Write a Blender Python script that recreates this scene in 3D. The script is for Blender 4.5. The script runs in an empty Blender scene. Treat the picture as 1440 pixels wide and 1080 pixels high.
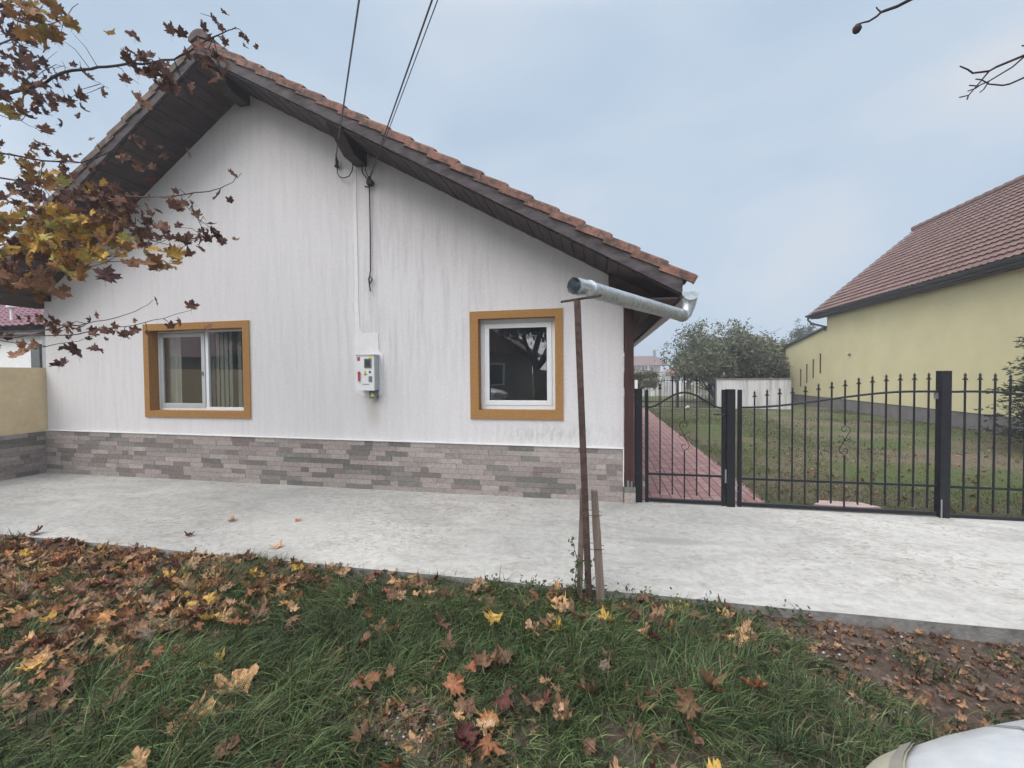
import bpy, math, random
import numpy as np
from mathutils import Vector, Matrix, noise as mnoise
random.seed(7); rng = np.random.default_rng(7)
C = bpy.context.scene.collection
R = math.radians
CAMZ = 1.6

# ---------------------------------------------------------------- materials
class NT:
    def __init__(s, tree): s.t = tree; s.n = tree.nodes; s.l = tree.links
    def new(s, typ, **kw):
        n = s.n.new(typ)
        for k, v in kw.items():
            if k == 'inp':
                for a, b in v.items():
                    if isinstance(b, tuple) and len(b) == 2 and hasattr(b[0], 'outputs'): s.l.new(b[0].outputs[b[1]], n.inputs[a])
                    else: n.inputs[a].default_value = b
            else: setattr(n, k, v)
        return n
    def link(s, a, ao, b, bi): s.l.new(a.outputs[ao], b.inputs[bi])

def c4(c): return (c[0], c[1], c[2], 1.0)
def newmat(name, rough=.7, spec=.3, color=(.5, .5, .5), metal=0):
    m = bpy.data.materials.new(name); m.use_nodes = True
    t = NT(m.node_tree); b = m.node_tree.nodes['Principled BSDF']
    b.inputs['Base Color'].default_value = c4(color); b.inputs['Roughness'].default_value = rough
    b.inputs['Specular IOR Level'].default_value = spec; b.inputs['Metallic'].default_value = metal
    return m, t, b
def coords(t, scale=(1, 1, 1), rot=(0, 0, 0), loc=(0, 0, 0)):
    g = t.new('ShaderNodeNewGeometry')
    mp = t.new('ShaderNodeMapping', inp={'Vector': (g, 'Position')})
    mp.inputs['Scale'].default_value = scale; mp.inputs['Rotation'].default_value = rot; mp.inputs['Location'].default_value = loc
    return mp
def nz(t, mp, scale=5, detail=4, rough=.6, dist=0):
    n = t.new('ShaderNodeTexNoise', inp={'Vector': (mp, 'Vector'), 'Scale': scale, 'Detail': detail, 'Roughness': rough, 'Distortion': dist})
    return n
def ramp(t, src, out, pts):
    r = t.new('ShaderNodeValToRGB'); t.link(src, out, r, 'Fac')
    e = r.color_ramp.elements
    while len(e) < len(pts): e.new(.5)
    for i, (p, c) in enumerate(pts):
        e[i].position = p; e[i].color = c4(c) if isinstance(c, tuple) else (c, c, c, 1)
    return r
def mixc(t, fac, a, b, mode='MIX'):
    m = t.new('ShaderNodeMix', data_type='RGBA', blend_type=mode)
    for i, v in ((0, fac), (6, a), (7, b)):
        if isinstance(v, tuple) and hasattr(v[0], 'outputs'): t.l.new(v[0].outputs[v[1]], m.inputs[i])
        elif isinstance(v, tuple): m.inputs[i].default_value = c4(v)
        else: m.inputs[i].default_value = v
    return m
def bump(t, b, src, out, strength=.3, dist=.01):
    n = t.new('ShaderNodeBump', inp={'Strength': strength, 'Distance': dist}); t.link(src, out, n, 'Height'); t.link(n, 'Normal', b, 'Normal'); return n
def noisy(name, col, var=.18, scale=6, rough=.75, spec=.25, bscale=60, bstr=.2, bd=.004, metal=0, dark=None, stretch=(1, 1, 1)):
    m, t, b = newmat(name, rough, spec, col, metal)
    mp = coords(t, stretch); n = nz(t, mp, scale, 5, .65)
    lo = dark or tuple(c * (1 - var) for c in col); hi = tuple(min(1, c * (1 + var)) for c in col)
    r = ramp(t, n, 'Fac', [(.3, lo), (.7, hi)]); t.link(r, 'Color', b, 'Base Color')
    if bstr: bump(t, b, nz(t, mp, bscale, 3, .6), 'Fac', bstr, bd)
    return m
def attrmat(name, rough=.6, spec=.25, trans=0., bscale=0, mul=None):
    m, t, b = newmat(name, rough, spec)
    a = t.new('ShaderNodeAttribute', attribute_name='Col')
    src = (a, 'Color')
    if mul:
        n = nz(t, coords(t), mul[0], 4, .65); r = ramp(t, n, 'Fac', [(.3, 1 - mul[1]), (.7, 1 + mul[1])])
        mx = mixc(t, 1.0, (a, 'Color'), (r, 'Color'), 'MULTIPLY'); src = (mx, 'Result')
        mx.clamp_result = False
        t.l.new(mx.outputs[2], b.inputs['Base Color'])
    else: t.l.new(a.outputs['Color'], b.inputs['Base Color'])
    if bscale: bump(t, b, nz(t, coords(t), bscale, 3), 'Fac', .3, .004)
    if trans:
        tr = t.new('ShaderNodeBsdfTranslucent'); t.l.new(a.outputs['Color'], tr.inputs['Color'])
        mx = t.new('ShaderNodeMixShader', inp={'Fac': trans}); t.link(b, 'BSDF', mx, 1); t.link(tr, 'BSDF', mx, 2)
        t.l.new(mx.outputs[0], m.node_tree.nodes['Material Output'].inputs['Surface'])
    return m

M = {}
def wall_mat():
    m, t, b = newmat('white_plaster', .9, .15)
    st = coords(t, (1, 1, .07)); n1 = nz(t, st, 13, 7, .72)
    st2 = coords(t, (1, 1, .5)); n2 = nz(t, st2, 62, 5, .8)
    big = nz(t, coords(t, (1, 1, .5)), 1.1, 3, .5)
    base = ramp(t, n2, 'Fac', [(.30, (.53, .517, .52)), (.60, (.63, .617, .62))])
    stain = ramp(t, n1, 'Fac', [(.34, (.79, .785, .80)), (.55, (1, 1, 1))])
    # dirt collects round the middle of the gable below the purlin end and under the windows
    g = t.new('ShaderNodeNewGeometry'); sx = t.new('ShaderNodeSeparateXYZ', inp={0: (g, 'Position')})
    def band(out, c, w):
        s = t.new('ShaderNodeMath', operation='SUBTRACT', inp={1: c}); t.link(sx, out, s, 0)
        a = t.new('ShaderNodeMath', operation='ABSOLUTE', inp={0: (s, 'Value')})
        mr = t.new('ShaderNodeMapRange', inp={'Value': (a, 'Value'), 'From Min': 0., 'From Max': w, 'To Min': 1., 'To Max': 0.}); mr.interpolation_type = 'SMOOTHSTEP'
        return mr
    bx_, bz_ = band('X', -2.7, 1.7), band('Z', 2.7, 1.7)
    mm = t.new('ShaderNodeMath', operation='MULTIPLY', inp={0: (bx_, 'Result'), 1: (bz_, 'Result')})
    ad = t.new('ShaderNodeMath', operation='MULTIPLY_ADD', inp={0: (big, 'Fac'), 1: .9, 2: -.12})
    s2 = t.new('ShaderNodeMath', operation='ADD', inp={0: (mm, 'Value'), 1: (ad, 'Value')}); s2.use_clamp = True
    mx = mixc(t, (s2, 'Value'), (1, 1, 1), (stain, 'Color')); 
    mx2 = mixc(t, 1., (base, 'Color'), (1, 1, 1), 'MULTIPLY'); t.l.new(mx.outputs[2], mx2.inputs[7])
    # green grey grime low on the wall beside and under the right window
    bx3, bz3 = band('X', -.6, 1.3), band('Z', .82, .22)
    m3 = t.new('ShaderNodeMath', operation='MULTIPLY', inp={0: (bx3, 'Result'), 1: (bz3, 'Result')})
    n4 = ramp(t, nz(t, coords(t, (1, 1, .3)), 26, 5, .75), 'Fac', [(.42, 0.), (.62, .75)])
    m4 = t.new('ShaderNodeMath', operation='MULTIPLY', inp={0: (m3, 'Value'), 1: (n4, 'Color')})
    mx3 = mixc(t, (m4, 'Value'), (1, 1, 1), (.38, .38, .36)); t.l.new(mx2.outputs[2], mx3.inputs[6])
    # brown run below the meter box
    bx5, bz5 = band('X', -3.13, .17), band('Z', 1.08, .34)
    m5 = t.new('ShaderNodeMath', operation='MULTIPLY', inp={0: (bx5, 'Result'), 1: (bz5, 'Result')})
    m6 = t.new('ShaderNodeMath', operation='MULTIPLY', inp={0: (m5, 'Value'), 1: (n1, 'Fac')})
    mx4 = mixc(t, (m6, 'Value'), (1, 1, 1), (.36, .32, .27)); t.l.new(mx3.outputs[2], mx4.inputs[6])
    t.l.new(mx4.outputs[2], b.inputs['Base Color'])
    bs = nz(t, coords(t, (1, 1, .22)), 75, 3, .7); bump(t, b, bs, 'Fac', .75, .006)
    return m
M['wall'] = wall_mat()
M['patch'] = noisy('smooth_filler', (.64, .63, .63), .06, 14, .85, .2, 40, .25, .004)
M['edge'] = noisy('white_trim', (.66, .66, .66), .05, 8, .5, .3, 60, .05)
M['ochre'] = noisy('ochre_render', (.305, .165, .062), .14, 30, .9, .15, 190, .6, .003)
M['pvc'] = noisy('white_pvc', (.66, .68, .70), .03, 6, .35, .45, 60, .0)
M['pvcgrey'] = noisy('grey_pvc', (.40, .42, .43), .05, 6, .4, .4, 60, .0)
M['cladding'] = attrmat('stone_look_tile', .65, .3, mul=(26, .22), bscale=90)
M['grout'] = noisy('grout', (.22, .2, .19), .1, 30)
M['darkwood'] = noisy('dark_stained_wood', (.040, .026, .026), .45, 10, .6, .35, 60, .35, .003, stretch=(.3, .3, 1))
M['redwood'] = noisy('mahogany_stained_wood', (.045, .018, .018), .4, 14, .6, .35, 60, .3, .003, stretch=(1, 1, .15))
M['rakewood'] = noisy('weathered_dark_board', (.06, .05, .053), .75, 12, .75, .3, 45, .5, .004, dark=(.022, .017, .017), stretch=(.4, 1, 1.2))
def tile_mat(name, col, moss, scale=9):
    m, t, b = newmat(name, .85, .2); n = nz(t, coords(t), scale, 7, .75); n2 = nz(t, coords(t), 3, 3, .5)
    r = ramp(t, n, 'Fac', [(.44, moss), (.56, col)]); r2 = ramp(t, n2, 'Fac', [(.3, .72), (.7, 1.15)])
    mx = mixc(t, 1., (r, 'Color'), (r2, 'Color'), 'MULTIPLY'); t.l.new(mx.outputs[2], b.inputs['Base Color'])
    bump(t, b, nz(t, coords(t), 90, 3), 'Fac', .4, .004); return m
M['tile'] = tile_mat('terracotta_tile', (.245, .128, .10), (.10, .075, .06), 12)
M['tileold'] = tile_mat('grey_weathered_tile', (.19, .14, .12), (.10, .085, .07), 12)
M['tile2'] = tile_mat('brown_red_tile', (.165, .10, .088), (.135, .085, .075), 5)
M['purple'] = noisy('magenta_metal_tile', (.13, .04, .06), .2, 5, .45, .4, 40, .1)
M['zinc'] = noisy('galvanised_steel', (.50, .54, .57), .3, 24, .4, .5, 60, .15, .002, metal=.75, stretch=(1, 1, 1))
M['gutterdark'] = noisy('dark_gutter', (.03, .032, .036), .2, 10, .4, .5)
M['rust'] = noisy('rusty_steel', (.07, .045, .038), .5, 25, .8, .3, 80, .4, .003)
M['oldwood'] = noisy('grey_weathered_wood', (.15, .12, .10), .45, 18, .9, .15, 50, .6, .004, stretch=(1.5, 1.5, .12))
M['iron'] = noisy('black_painted_iron', (.011, .012, .016), .25, 12, .45, .35, 120, .15, .001)
M['steel'] = noisy('bare_steel', (.42, .43, .44), .1, 30, .35, .5, metal=.8)
M['yellow'] = noisy('pale_yellow_render', (.60, .545, .33), .06, 1.2, .95, .1, 70, .5, .01)
M['beige'] = noisy('beige_render', (.66, .53, .34), .1, 7, .95, .1, 110, .6, .006)
M['plinth'] = noisy('grey_render_plinth', (.17, .155, .15), .2, 3, .95, .1, 40, .4, .01)
def concwall():
    m, t, b = newmat('white_stained_concrete', .9, .15); n = nz(t, coords(t, (1, 1, .12)), 3.2, 6, .75)
    r = ramp(t, n, 'Fac', [(.34, (.3, .3, .29)), (.52, (.5, .49, .49)), (.7, (.58, .57, .57))]); t.link(r, 'Color', b, 'Base Color'); return m
M['concwall'] = concwall()
M['white'] = noisy('white_paint', (.7, .7, .7), .06, 5, .7, .3)
def slab_mat():
    m, t, b = newmat('poured_concrete', .88, .2)
    n1 = nz(t, coords(t, (.55, 1.1, 1), rot=(0, 0, R(-24))), 1.5, 9, .68, 1.3)
    n2 = nz(t, coords(t, (1, 1, 1)), 14, 6, .75, .3)
    n3 = nz(t, coords(t, (1, 1.6, 1), rot=(0, 0, R(30))), 3.6, 8, .82, 1.8)
    n5 = nz(t, coords(t, (.5, .8, 1), loc=(3, 1, 0)), .8, 3, .5)
    a = ramp(t, n1, 'Fac', [(.3, (.30, .295, .28)), (.5, (.38, .376, .358)), (.7, (.44, .435, .415))])
    s = ramp(t, n2, 'Fac', [(.3, .8), (.6, 1.05)])
    d = ramp(t, n3, 'Fac', [(.34, (.55, .50, .43)), (.45, (1, 1, 1))]); n6 = nz(t, coords(t, (1, 2.6, 1), rot=(0, 0, R(-35))), 17, 6, .8, 1.5); d6 = ramp(t, n6, 'Fac', [(.30, (.42, .38, .33)), (.38, (1, 1, 1))])
    e = ramp(t, n5, 'Fac', [(.38, (.88, .88, .87)), (.6, (1.04, 1.03, 1.01))])
    x = mixc(t, 1., (a, 'Color'), (s, 'Color'), 'MULTIPLY')
    y = mixc(t, .75, (1, 1, 1), (d, 'Color'), 'MULTIPLY'); t.l.new(x.outputs[2], y.inputs[6])
    y6 = mixc(t, .7, (1, 1, 1), (d6, 'Color'), 'MULTIPLY'); t.l.new(y.outputs[2], y6.inputs[6])
    z = mixc(t, 1., (1, 1, 1), (e, 'Color'), 'MULTIPLY'); t.l.new(y6.outputs[2], z.inputs[6])
    n7 = nz(t, coords(t, (1, 1.8, 1), rot=(0, 0, R(-28)), loc=(2, 5, 0)), 5.5, 8, .78, 2.4); m7 = nz(t, coords(t), .55, 2, .5)
    q7 = ramp(t, n7, 'Fac', [(.41, (1, 1, 1)), (.47, (0, 0, 0))]); q8 = ramp(t, m7, 'Fac', [(.42, 0.), (.55, .85)]); f7 = t.new('ShaderNodeMath', operation='MULTIPLY', inp={0: (q7, 'Color'), 1: (q8, 'Color')})
    z7 = mixc(t, (f7, 'Value'), (1, 1, 1), (.235, .205, .175)); t.l.new(z.outputs[2], z7.inputs[6])
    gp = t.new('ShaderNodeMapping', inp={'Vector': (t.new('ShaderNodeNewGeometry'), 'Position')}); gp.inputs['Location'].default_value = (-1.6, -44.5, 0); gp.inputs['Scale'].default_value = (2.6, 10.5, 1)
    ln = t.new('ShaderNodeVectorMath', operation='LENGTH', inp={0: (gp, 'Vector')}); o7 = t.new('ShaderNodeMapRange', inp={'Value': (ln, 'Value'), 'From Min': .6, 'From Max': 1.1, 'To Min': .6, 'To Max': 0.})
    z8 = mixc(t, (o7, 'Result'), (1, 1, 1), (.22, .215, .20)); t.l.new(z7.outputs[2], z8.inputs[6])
    t.l.new(z8.outputs[2], b.inputs['Base Color'])
    bump(t, b, n3, 'Fac', .25, .02); return m
M['slab'] = slab_mat()
M['slabside'] = noisy('slab_edge_concrete', (.2, .195, .185), .4, 9, .95, .1, 40, .6, .01)
def soil_mat(name, c1, c2, sc=7):
    m, t, b = newmat(name, .97, .1); n = nz(t, coords(t), sc, 8, .78)
    r = ramp(t, n, 'Fac', [(.3, c1), (.68, c2)]); t.link(r, 'Color', b, 'Base Color'); bump(t, b, nz(t, coords(t), 30, 6, .8), 'Fac', .9, .03); return m
M['soil'] = soil_mat('brown_soil', (.035, .027, .021), (.17, .125, .10), 12)
def lawn_mat():
    m, t, b = newmat('patchy_lawn', .97, .1)
    n = nz(t, coords(t), 26, 8, .8); n2 = nz(t, coords(t, (1, 1, 1)), .5, 5, .65, .4)
    g = ramp(t, n, 'Fac', [(.3, (.035, .05, .018)), (.7, (.13, .155, .065))])
    d = ramp(t, n, 'Fac', [(.3, (.07, .055, .04)), (.7, (.21, .175, .125))])
    f = ramp(t, n2, 'Fac', [(.44, 0.), (.56, 1.)])
    sx = t.new('ShaderNodeSeparateXYZ', inp={0: (t.new('ShaderNodeNewGeometry'), 'Position')})
    mx = mixc(t, (f, 'Color'), (g, 'Color'), (d, 'Color'))
    t.l.new(mx.outputs[2], b.inputs['Base Color']); bump(t, b, n, 'Fac', .8, .04); return m
M['lawn'] = lawn_mat()
def paver_mat():
    m, t, b = newmat('red_pavers', .9, .15)
    g = t.new('ShaderNodeNewGeometry'); s = t.new('ShaderNodeSeparateXYZ', inp={0: (g, 'Position')})
    cb = t.new('ShaderNodeCombineXYZ', inp={0: (s, 'Y'), 1: (s, 'X')})
    br = t.new('ShaderNodeTexBrick', inp={'Vector': (cb, 'Vector'), 'Scale': 1., 'Color1': c4((.27, .155, .15)), 'Color2': c4((.34, .215, .205)), 'Mortar': c4((.085, .055, .055)), 'Mortar Size': .007, 'Brick Width': .22, 'Row Height': .125, 'Mortar Smooth': .2})
    br.offset = .5
    n = ramp(t, nz(t, coords(t), 5, 6, .7), 'Fac', [(.3, .78), (.7, 1.2)])
    mx = mixc(t, 1., (br, 'Color'), (n, 'Color'), 'MULTIPLY'); t.l.new(mx.outputs[2], b.inputs['Base Color'])
    iv = t.new('ShaderNodeMath', operation='SUBTRACT', inp={0: 1.}); t.link(br, 'Fac', iv, 1); bump(t, b, iv, 'Value', .6, .008); return m
M['paver'] = paver_mat()
M['asphalt'] = noisy('asphalt', (.06, .06, .062), .25, 20, .95, .15, 90, .5, .006)
M['farground'] = soil_mat('far_ground', (.05, .06, .03), (.12, .13, .07), 1)
M['grass'] = attrmat('grass_blades', .55, .3, .3)
M['leaf'] = attrmat('dry_leaf', .7, .25, .22, mul=(55, .38), bscale=140)
M['green_leaf'] = attrmat('tree_foliage', .65, .25, .25)
M['bark'] = noisy('grey_bark', (.075, .06, .055), .45, 22, .95, .1, 60, .6, .005, stretch=(1, 1, .3))
M['twig'] = noisy('dark_twig', (.045, .032, .032), .3, 30, .9, .15, 60, .2, .002)
M['twig2'] = noisy('light_twig', (.10, .075, .07), .3, 30, .9, .15, 60, .2, .002)
M['room'] = noisy('room_wall', (.20, .19, .18), .15, 1, .95, .1, 60, 0)
M['roomfloor'] = noisy('room_floor', (.06, .045, .035), .2, 2, .7, .3, 60, 0)
M['blind'] = noisy('blind_fabric', (.22, .24, .21), .12, 6, .9, .1, 60, .1, stretch=(3, 3, .3))
M['curtain'] = noisy('curtain_cloth', (.46, .46, .40), .12, 8, .9, .1, 60, .1)
def glass_mat(name, refl, tint=(.8, .84, .84), dens=0.):
    m, t, b = newmat(name); m.node_tree.nodes.remove(b)
    g = t.new('ShaderNodeBsdfGlossy', inp={'Roughness': .012, 'Color': (.95, .97, 1, 1)}); tr = t.new('ShaderNodeBsdfTransparent', inp={'Color': c4(tint)})
    lw = t.new('ShaderNodeLayerWeight', inp={'Blend': .5}); fr = t.new('ShaderNodeMath', operation='POWER', inp={0: (lw, 'Facing'), 1: 4.}); ma = t.new('ShaderNodeMath', operation='MULTIPLY_ADD', inp={0: (fr, 'Value'), 1: .6, 2: refl}); ma.use_clamp = True
    bn = t.new('ShaderNodeBump', inp={'Strength': .08, 'Distance': .02}); n = nz(t, coords(t), 1.6, 1, .4); t.link(n, 'Fac', bn, 'Height'); t.link(bn, 'Normal', g, 'Normal')
    mx = t.new('ShaderNodeMixShader', inp={0: (ma, 'Value')}); t.link(tr, 'BSDF', mx, 1); t.link(g, 'BSDF', mx, 2)
    t.l.new(mx.outputs[0], m.node_tree.nodes['Material Output'].inputs['Surface']); return m
M['glass'] = glass_mat('double_glazing', .15, (.9, .92, .92))
M['carglass'] = glass_mat('car_glass', .10, (.12, .13, .14))
M['meterbody'] = noisy('meter_box_plastic', (.62, .64, .65), .05, 10, .5, .35)
M['meterside'] = noisy('meter_box_side', (.38, .41, .41), .06, 10, .5, .35)
M['screen'] = noisy('dark_meter_window', (.05, .055, .055), .2, 30, .25, .5)
M['greyplastic'] = noisy('grey_plastic', (.16, .17, .17), .15, 30, .5, .3)
M['stickery'] = noisy('yellow_sticker', (.66, .58, .06), .05, 30, .5, .3)
M['red'] = noisy('red_plastic', (.38, .07, .05), .1, 30, .5, .3)
M['black'] = noisy('black_plastic', (.012, .012, .013), .2, 30, .5, .35)
M['cable'] = noisy('grey_cable', (.045, .047, .052), .2, 30, .5, .3)
M['cablelight'] = noisy('light_cable', (.10, .105, .115), .2, 30, .5, .3)
def paint(name, col):
    m, t, b = newmat(name, .42, .5, col, .35); b.inputs['Coat Weight'].default_value = .35; b.inputs['Coat Roughness'].default_value = .18
    n = nz(t, coords(t), 7, 8, .75); r = ramp(t, n, 'Fac', [(.32, tuple(c * .8 for c in col)), (.62, col)]); t.link(r, 'Color', b, 'Base Color')
    r2 = ramp(t, nz(t, coords(t), 22, 6, .7), 'Fac', [(.3, .3), (.7, .62)]); t.link(r2, 'Color', b, 'Roughness'); return m
M['silver'] = paint('dusty_silver_paint', (.50, .51, .51))
M['suvwhite'] = paint('white_car_paint', (.72, .73, .74))
M['lens'] = noisy('yellowed_headlight_lens', (.30, .29, .215), .12, 12, .3, .5)
M['lensdark'] = noisy('headlight_inner_rim', (.19, .18, .15), .12, 12, .35, .5)
M['rubber'] = noisy('tyre_rubber', (.02, .02, .02), .2, 30, .9, .1)
M['rim'] = noisy('alloy_rim', (.4, .4, .41), .1, 10, .35, .5, metal=.7)
M['stone'] = noisy('rubble', (.4, .38, .36), .3, 20, .9, .2, 40, .5, .01)

# ---------------------------------------------------------------- mesh builders
wloc = {}
class MB:
    def __init__(s): s.v = []; s.f = []; s.c = []; s.col = None
    def add(s, vs, fs):
        o = len(s.v); s.v += [tuple(v) for v in vs]; s.f += [tuple(i + o for i in f) for f in fs]
        if s.col is not None: s.c += [s.col] * len(vs)
    def box(s, x0, x1, y0, y1, z0, z1):
        s.add([(x0, y0, z0), (x1, y0, z0), (x1, y1, z0), (x0, y1, z0), (x0, y0, z1), (x1, y0, z1), (x1, y1, z1), (x0, y1, z1)],
              [(0, 3, 2, 1), (4, 5, 6, 7), (0, 1, 5, 4), (1, 2, 6, 5), (2, 3, 7, 6), (3, 0, 4, 7)]); return s
    def bar(s, p, q, w, h, up=(0, 0, 1)):
        p, q = Vector(p), Vector(q); d = (q - p).normalized(); u = Vector(up); r = d.cross(u)
        if r.length < 1e-4: r = d.cross(Vector((0, 1, 0)))
        r.normalize(); u = r.cross(d); vs = []
        for a in (p, q):
            for sx, sz in ((-1, -1), (1, -1), (1, 1), (-1, 1)): vs.append(a + r * sx * w / 2 + u * sz * h / 2)
        s.add(vs, [(0, 3, 2, 1), (4, 5, 6, 7), (0, 1, 5, 4), (1, 2, 6, 5), (2, 3, 7, 6), (3, 0, 4, 7)]); return s
    def tube(s, pts, rad, n=8, cap=True, ofs=None):
        pts = [Vector(p) for p in pts]; k = len(pts)
        if not isinstance(rad, (list, tuple)): rad = [rad] * k
        prev = None; vs = []
        for i, p in enumerate(pts):
            d = (pts[min(i + 1, k - 1)] - pts[max(i - 1, 0)]).normalized()
            if prev is None:
                a = Vector((0, 0, 1)) if abs(d.z) < .9 else Vector((1, 0, 0)); r = d.cross(a).normalized()
            else: r = (prev - d * prev.dot(d)).normalized()
            prev = r; u = d.cross(r)
            for j in range(n):
                t = 2 * math.pi * j / n; rr = rad[i] * (ofs(j, i) if ofs else 1)
                vs.append(p + (r * math.cos(t) + u * math.sin(t)) * rr)
        fs = [(i * n + j, i * n + (j + 1) % n, (i + 1) * n + (j + 1) % n, (i + 1) * n + j) for i in range(k - 1) for j in range(n)]
        if cap: fs += [tuple(range(n - 1, -1, -1)), tuple((k - 1) * n + j for j in range(n))]
        s.add(vs, fs); return s
    def prism(s, poly, axis, a, b):
        """poly of 2D points extruded along an axis from a to b"""
        n = len(poly)
        def P(u, v, w): return {'y': (u, w, v), 'x': (w, u, v), 'z': (u, v, w)}[axis]
        vs = [P(u, v, a) for u, v in poly] + [P(u, v, b) for u, v in poly]
        s.add(vs, [tuple(range(n)), tuple(range(2 * n - 1, n - 1, -1))] + [(i, i + n, (i + 1) % n + n, (i + 1) % n) for i in range(n)]); return s
    def grid(s, fn, nu, nv):
        vs = [fn(i / nu, j / nv) for i in range(nu + 1) for j in range(nv + 1)]
        s.add(vs, [(i * (nv + 1) + j, (i + 1) * (nv + 1) + j, (i + 1) * (nv + 1) + j + 1, i * (nv + 1) + j + 1) for i in range(nu) for j in range(nv)]); return s
    def build(s, name, mat, parent=None, smooth=False, bevel=0, fix=True, subsurf=0):
        me = bpy.data.meshes.new(name); off = Vector(wloc.get(parent.name, (0, 0, 0))) if parent else Vector((0, 0, 0))
        me.from_pydata([tuple(Vector(v) - off) for v in s.v], [], s.f)
        if s.c:
            a = me.color_attributes.new('Col', 'FLOAT_COLOR', 'POINT'); a.data.foreach_set('color', np.array([c4(c) for c in s.c], dtype=np.float32).ravel())
        me.materials.append(mat)
        if fix:
            import bmesh
            bm = bmesh.new(); bm.from_mesh(me); bmesh.ops.recalc_face_normals(bm, faces=bm.faces); bm.to_mesh(me); bm.free()
        if smooth: me.polygons.foreach_set('use_smooth', [True] * len(me.polygons))
        o = bpy.data.objects.new(name, me); C.objects.link(o)
        if parent: o.parent = parent; wloc[o.name] = tuple(off)
        if bevel: md = o.modifiers.new('bevel', 'BEVEL'); md.width = bevel; md.segments = 2; md.limit_method = 'ANGLE'
        if subsurf: md = o.modifiers.new('sub', 'SUBSURF'); md.levels = md.render_levels = subsurf
        return o
def tag(o, label=None, cat=None, group=None, kind=None):
    if label: o['label'] = label
    if cat: o['category'] = cat
    if group: o['group'] = group
    if kind: o['kind'] = kind
    return o
def empty(name, loc, label, cat, group=None, rz=0):
    o = bpy.data.objects.new(name, None); C.objects.link(o); o.location = loc; o.rotation_euler.z = rz; o.empty_display_size = .2
    wloc[o.name] = tuple(loc); return tag(o, label, cat, group)
def lab(o, l): o['label'] = l; return o
def npmesh(name, V, F, col, mat, parent=None, smooth=True, nside=4):
    """fast mesh from numpy arrays: V (n,3), F (m,nside), col (n,3)"""
    off = np.array(wloc.get(parent.name, (0, 0, 0))) if parent else np.zeros(3)
    me = bpy.data.meshes.new(name); n, m = len(V), len(F)
    me.vertices.add(n); me.vertices.foreach_set('co', (V - off).astype(np.float32).ravel())
    me.loops.add(m * nside); me.loops.foreach_set('vertex_index', F.astype(np.int32).ravel())
    me.polygons.add(m); me.polygons.foreach_set('loop_start', np.arange(0, m * nside, nside, dtype=np.int32)); me.polygons.foreach_set('loop_total', np.full(m, nside, dtype=np.int32))
    if smooth: me.polygons.foreach_set('use_smooth', np.ones(m, dtype=bool))
    me.update(calc_edges=True)
    a = me.color_attributes.new('Col', 'FLOAT_COLOR', 'POINT'); a.data.foreach_set('color', np.concatenate([col, np.ones((n, 1))], 1).astype(np.float32).ravel())
    me.materials.append(mat); o = bpy.data.objects.new(name, me); C.objects.link(o)
    if parent: o.parent = parent; wloc[o.name] = tuple(off)
    return o

# ---------------------------------------------------------------- the setting: ground, slab, path, lawn, road
def gz(x, y):
    """height of the soil of the verge"""
    b = -.045 - .05 * min(1, max(0, (x - .2) / 1.8))
    return b + .022 * mnoise.noise(Vector((x * .9, y * .9, 3))) + .008 * mnoise.noise(Vector((x * 4, y * 4, 1)))
mb = MB(); S = 900
mb.add([(-S, -S, -.2), (S, -S, -.2), (S, S, -.2), (-S, S, -.2)], [(0, 1, 2, 3)]); tag(mb.build('ground', M['farground'], fix=False), kind='structure')
mb = MB(); mb.grid(lambda u, v: (-14 + 22 * u, -1.6 + 4.79 * v, gz(-14 + 22 * u, -1.6 + 4.79 * v) - (.0 if v > .02 else .1)), 200, 60)
tag(mb.build('verge_soil', M['soil'], smooth=True), kind='structure')
mb = MB(); mb.grid(lambda u, v: (-60 + 130 * u, -7.2 + 5.6 * v, -.12), 2, 2); tag(mb.build('road', M['asphalt'], fix=False), kind='structure')
# poured concrete slab: top sheet with a softly wandering edge, and its side
def slab_edge(x): return 3.175 + .012 * mnoise.noise(Vector((x * 1.3, 0, 0)))
mb = MB(); mb.grid(lambda u, v: (-14 + 30 * u, slab_edge(-14 + 30 * u) + v * (5.56 - slab_edge(-14 + 30 * u)), .004 * mnoise.noise(Vector((u * 30, v * 3, 2))) if 0 < v < 1 else 0), 240, 16)
mb.grid(lambda u, v: (-14 + 30 * u, slab_edge(-14 + 30 * u) - .0015 + (0 if v < 1 else .0015), -.2 + .2 * v), 240, 1)
pv = mb.build('pavement', M['slab'], smooth=False); pv.data.materials.append(M['slabside'])
for p in pv.data.polygons:
    if abs(p.normal.z) < .5: p.material_index = 1
tag(pv, kind='structure')
mb = MB(); mb.grid(lambda u, v: (.36 + 1.64 * u, 5.56 + 14.5 * v, -.004), 4, 20); tag(mb.build('path', M['paver'], fix=False), kind='structure')
mb = MB(); mb.grid(lambda u, v: (2.0 + 45 * u, 5.56 + 60 * v, -.006 + .03 * mnoise.noise(Vector((u * 25, v * 30, 5))) * min(1, v * 20) * (0 if u == 0 else 1)), 90, 120)
tag(mb.build('lawn', M['lawn'], smooth=True), kind='structure')
mb = MB(); mb.grid(lambda u, v: (-30 + 32 * u, 20.1 + 60 * v, -.02), 8, 8); tag(mb.build('back_lawn', M['lawn'], fix=False), kind='structure')

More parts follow.
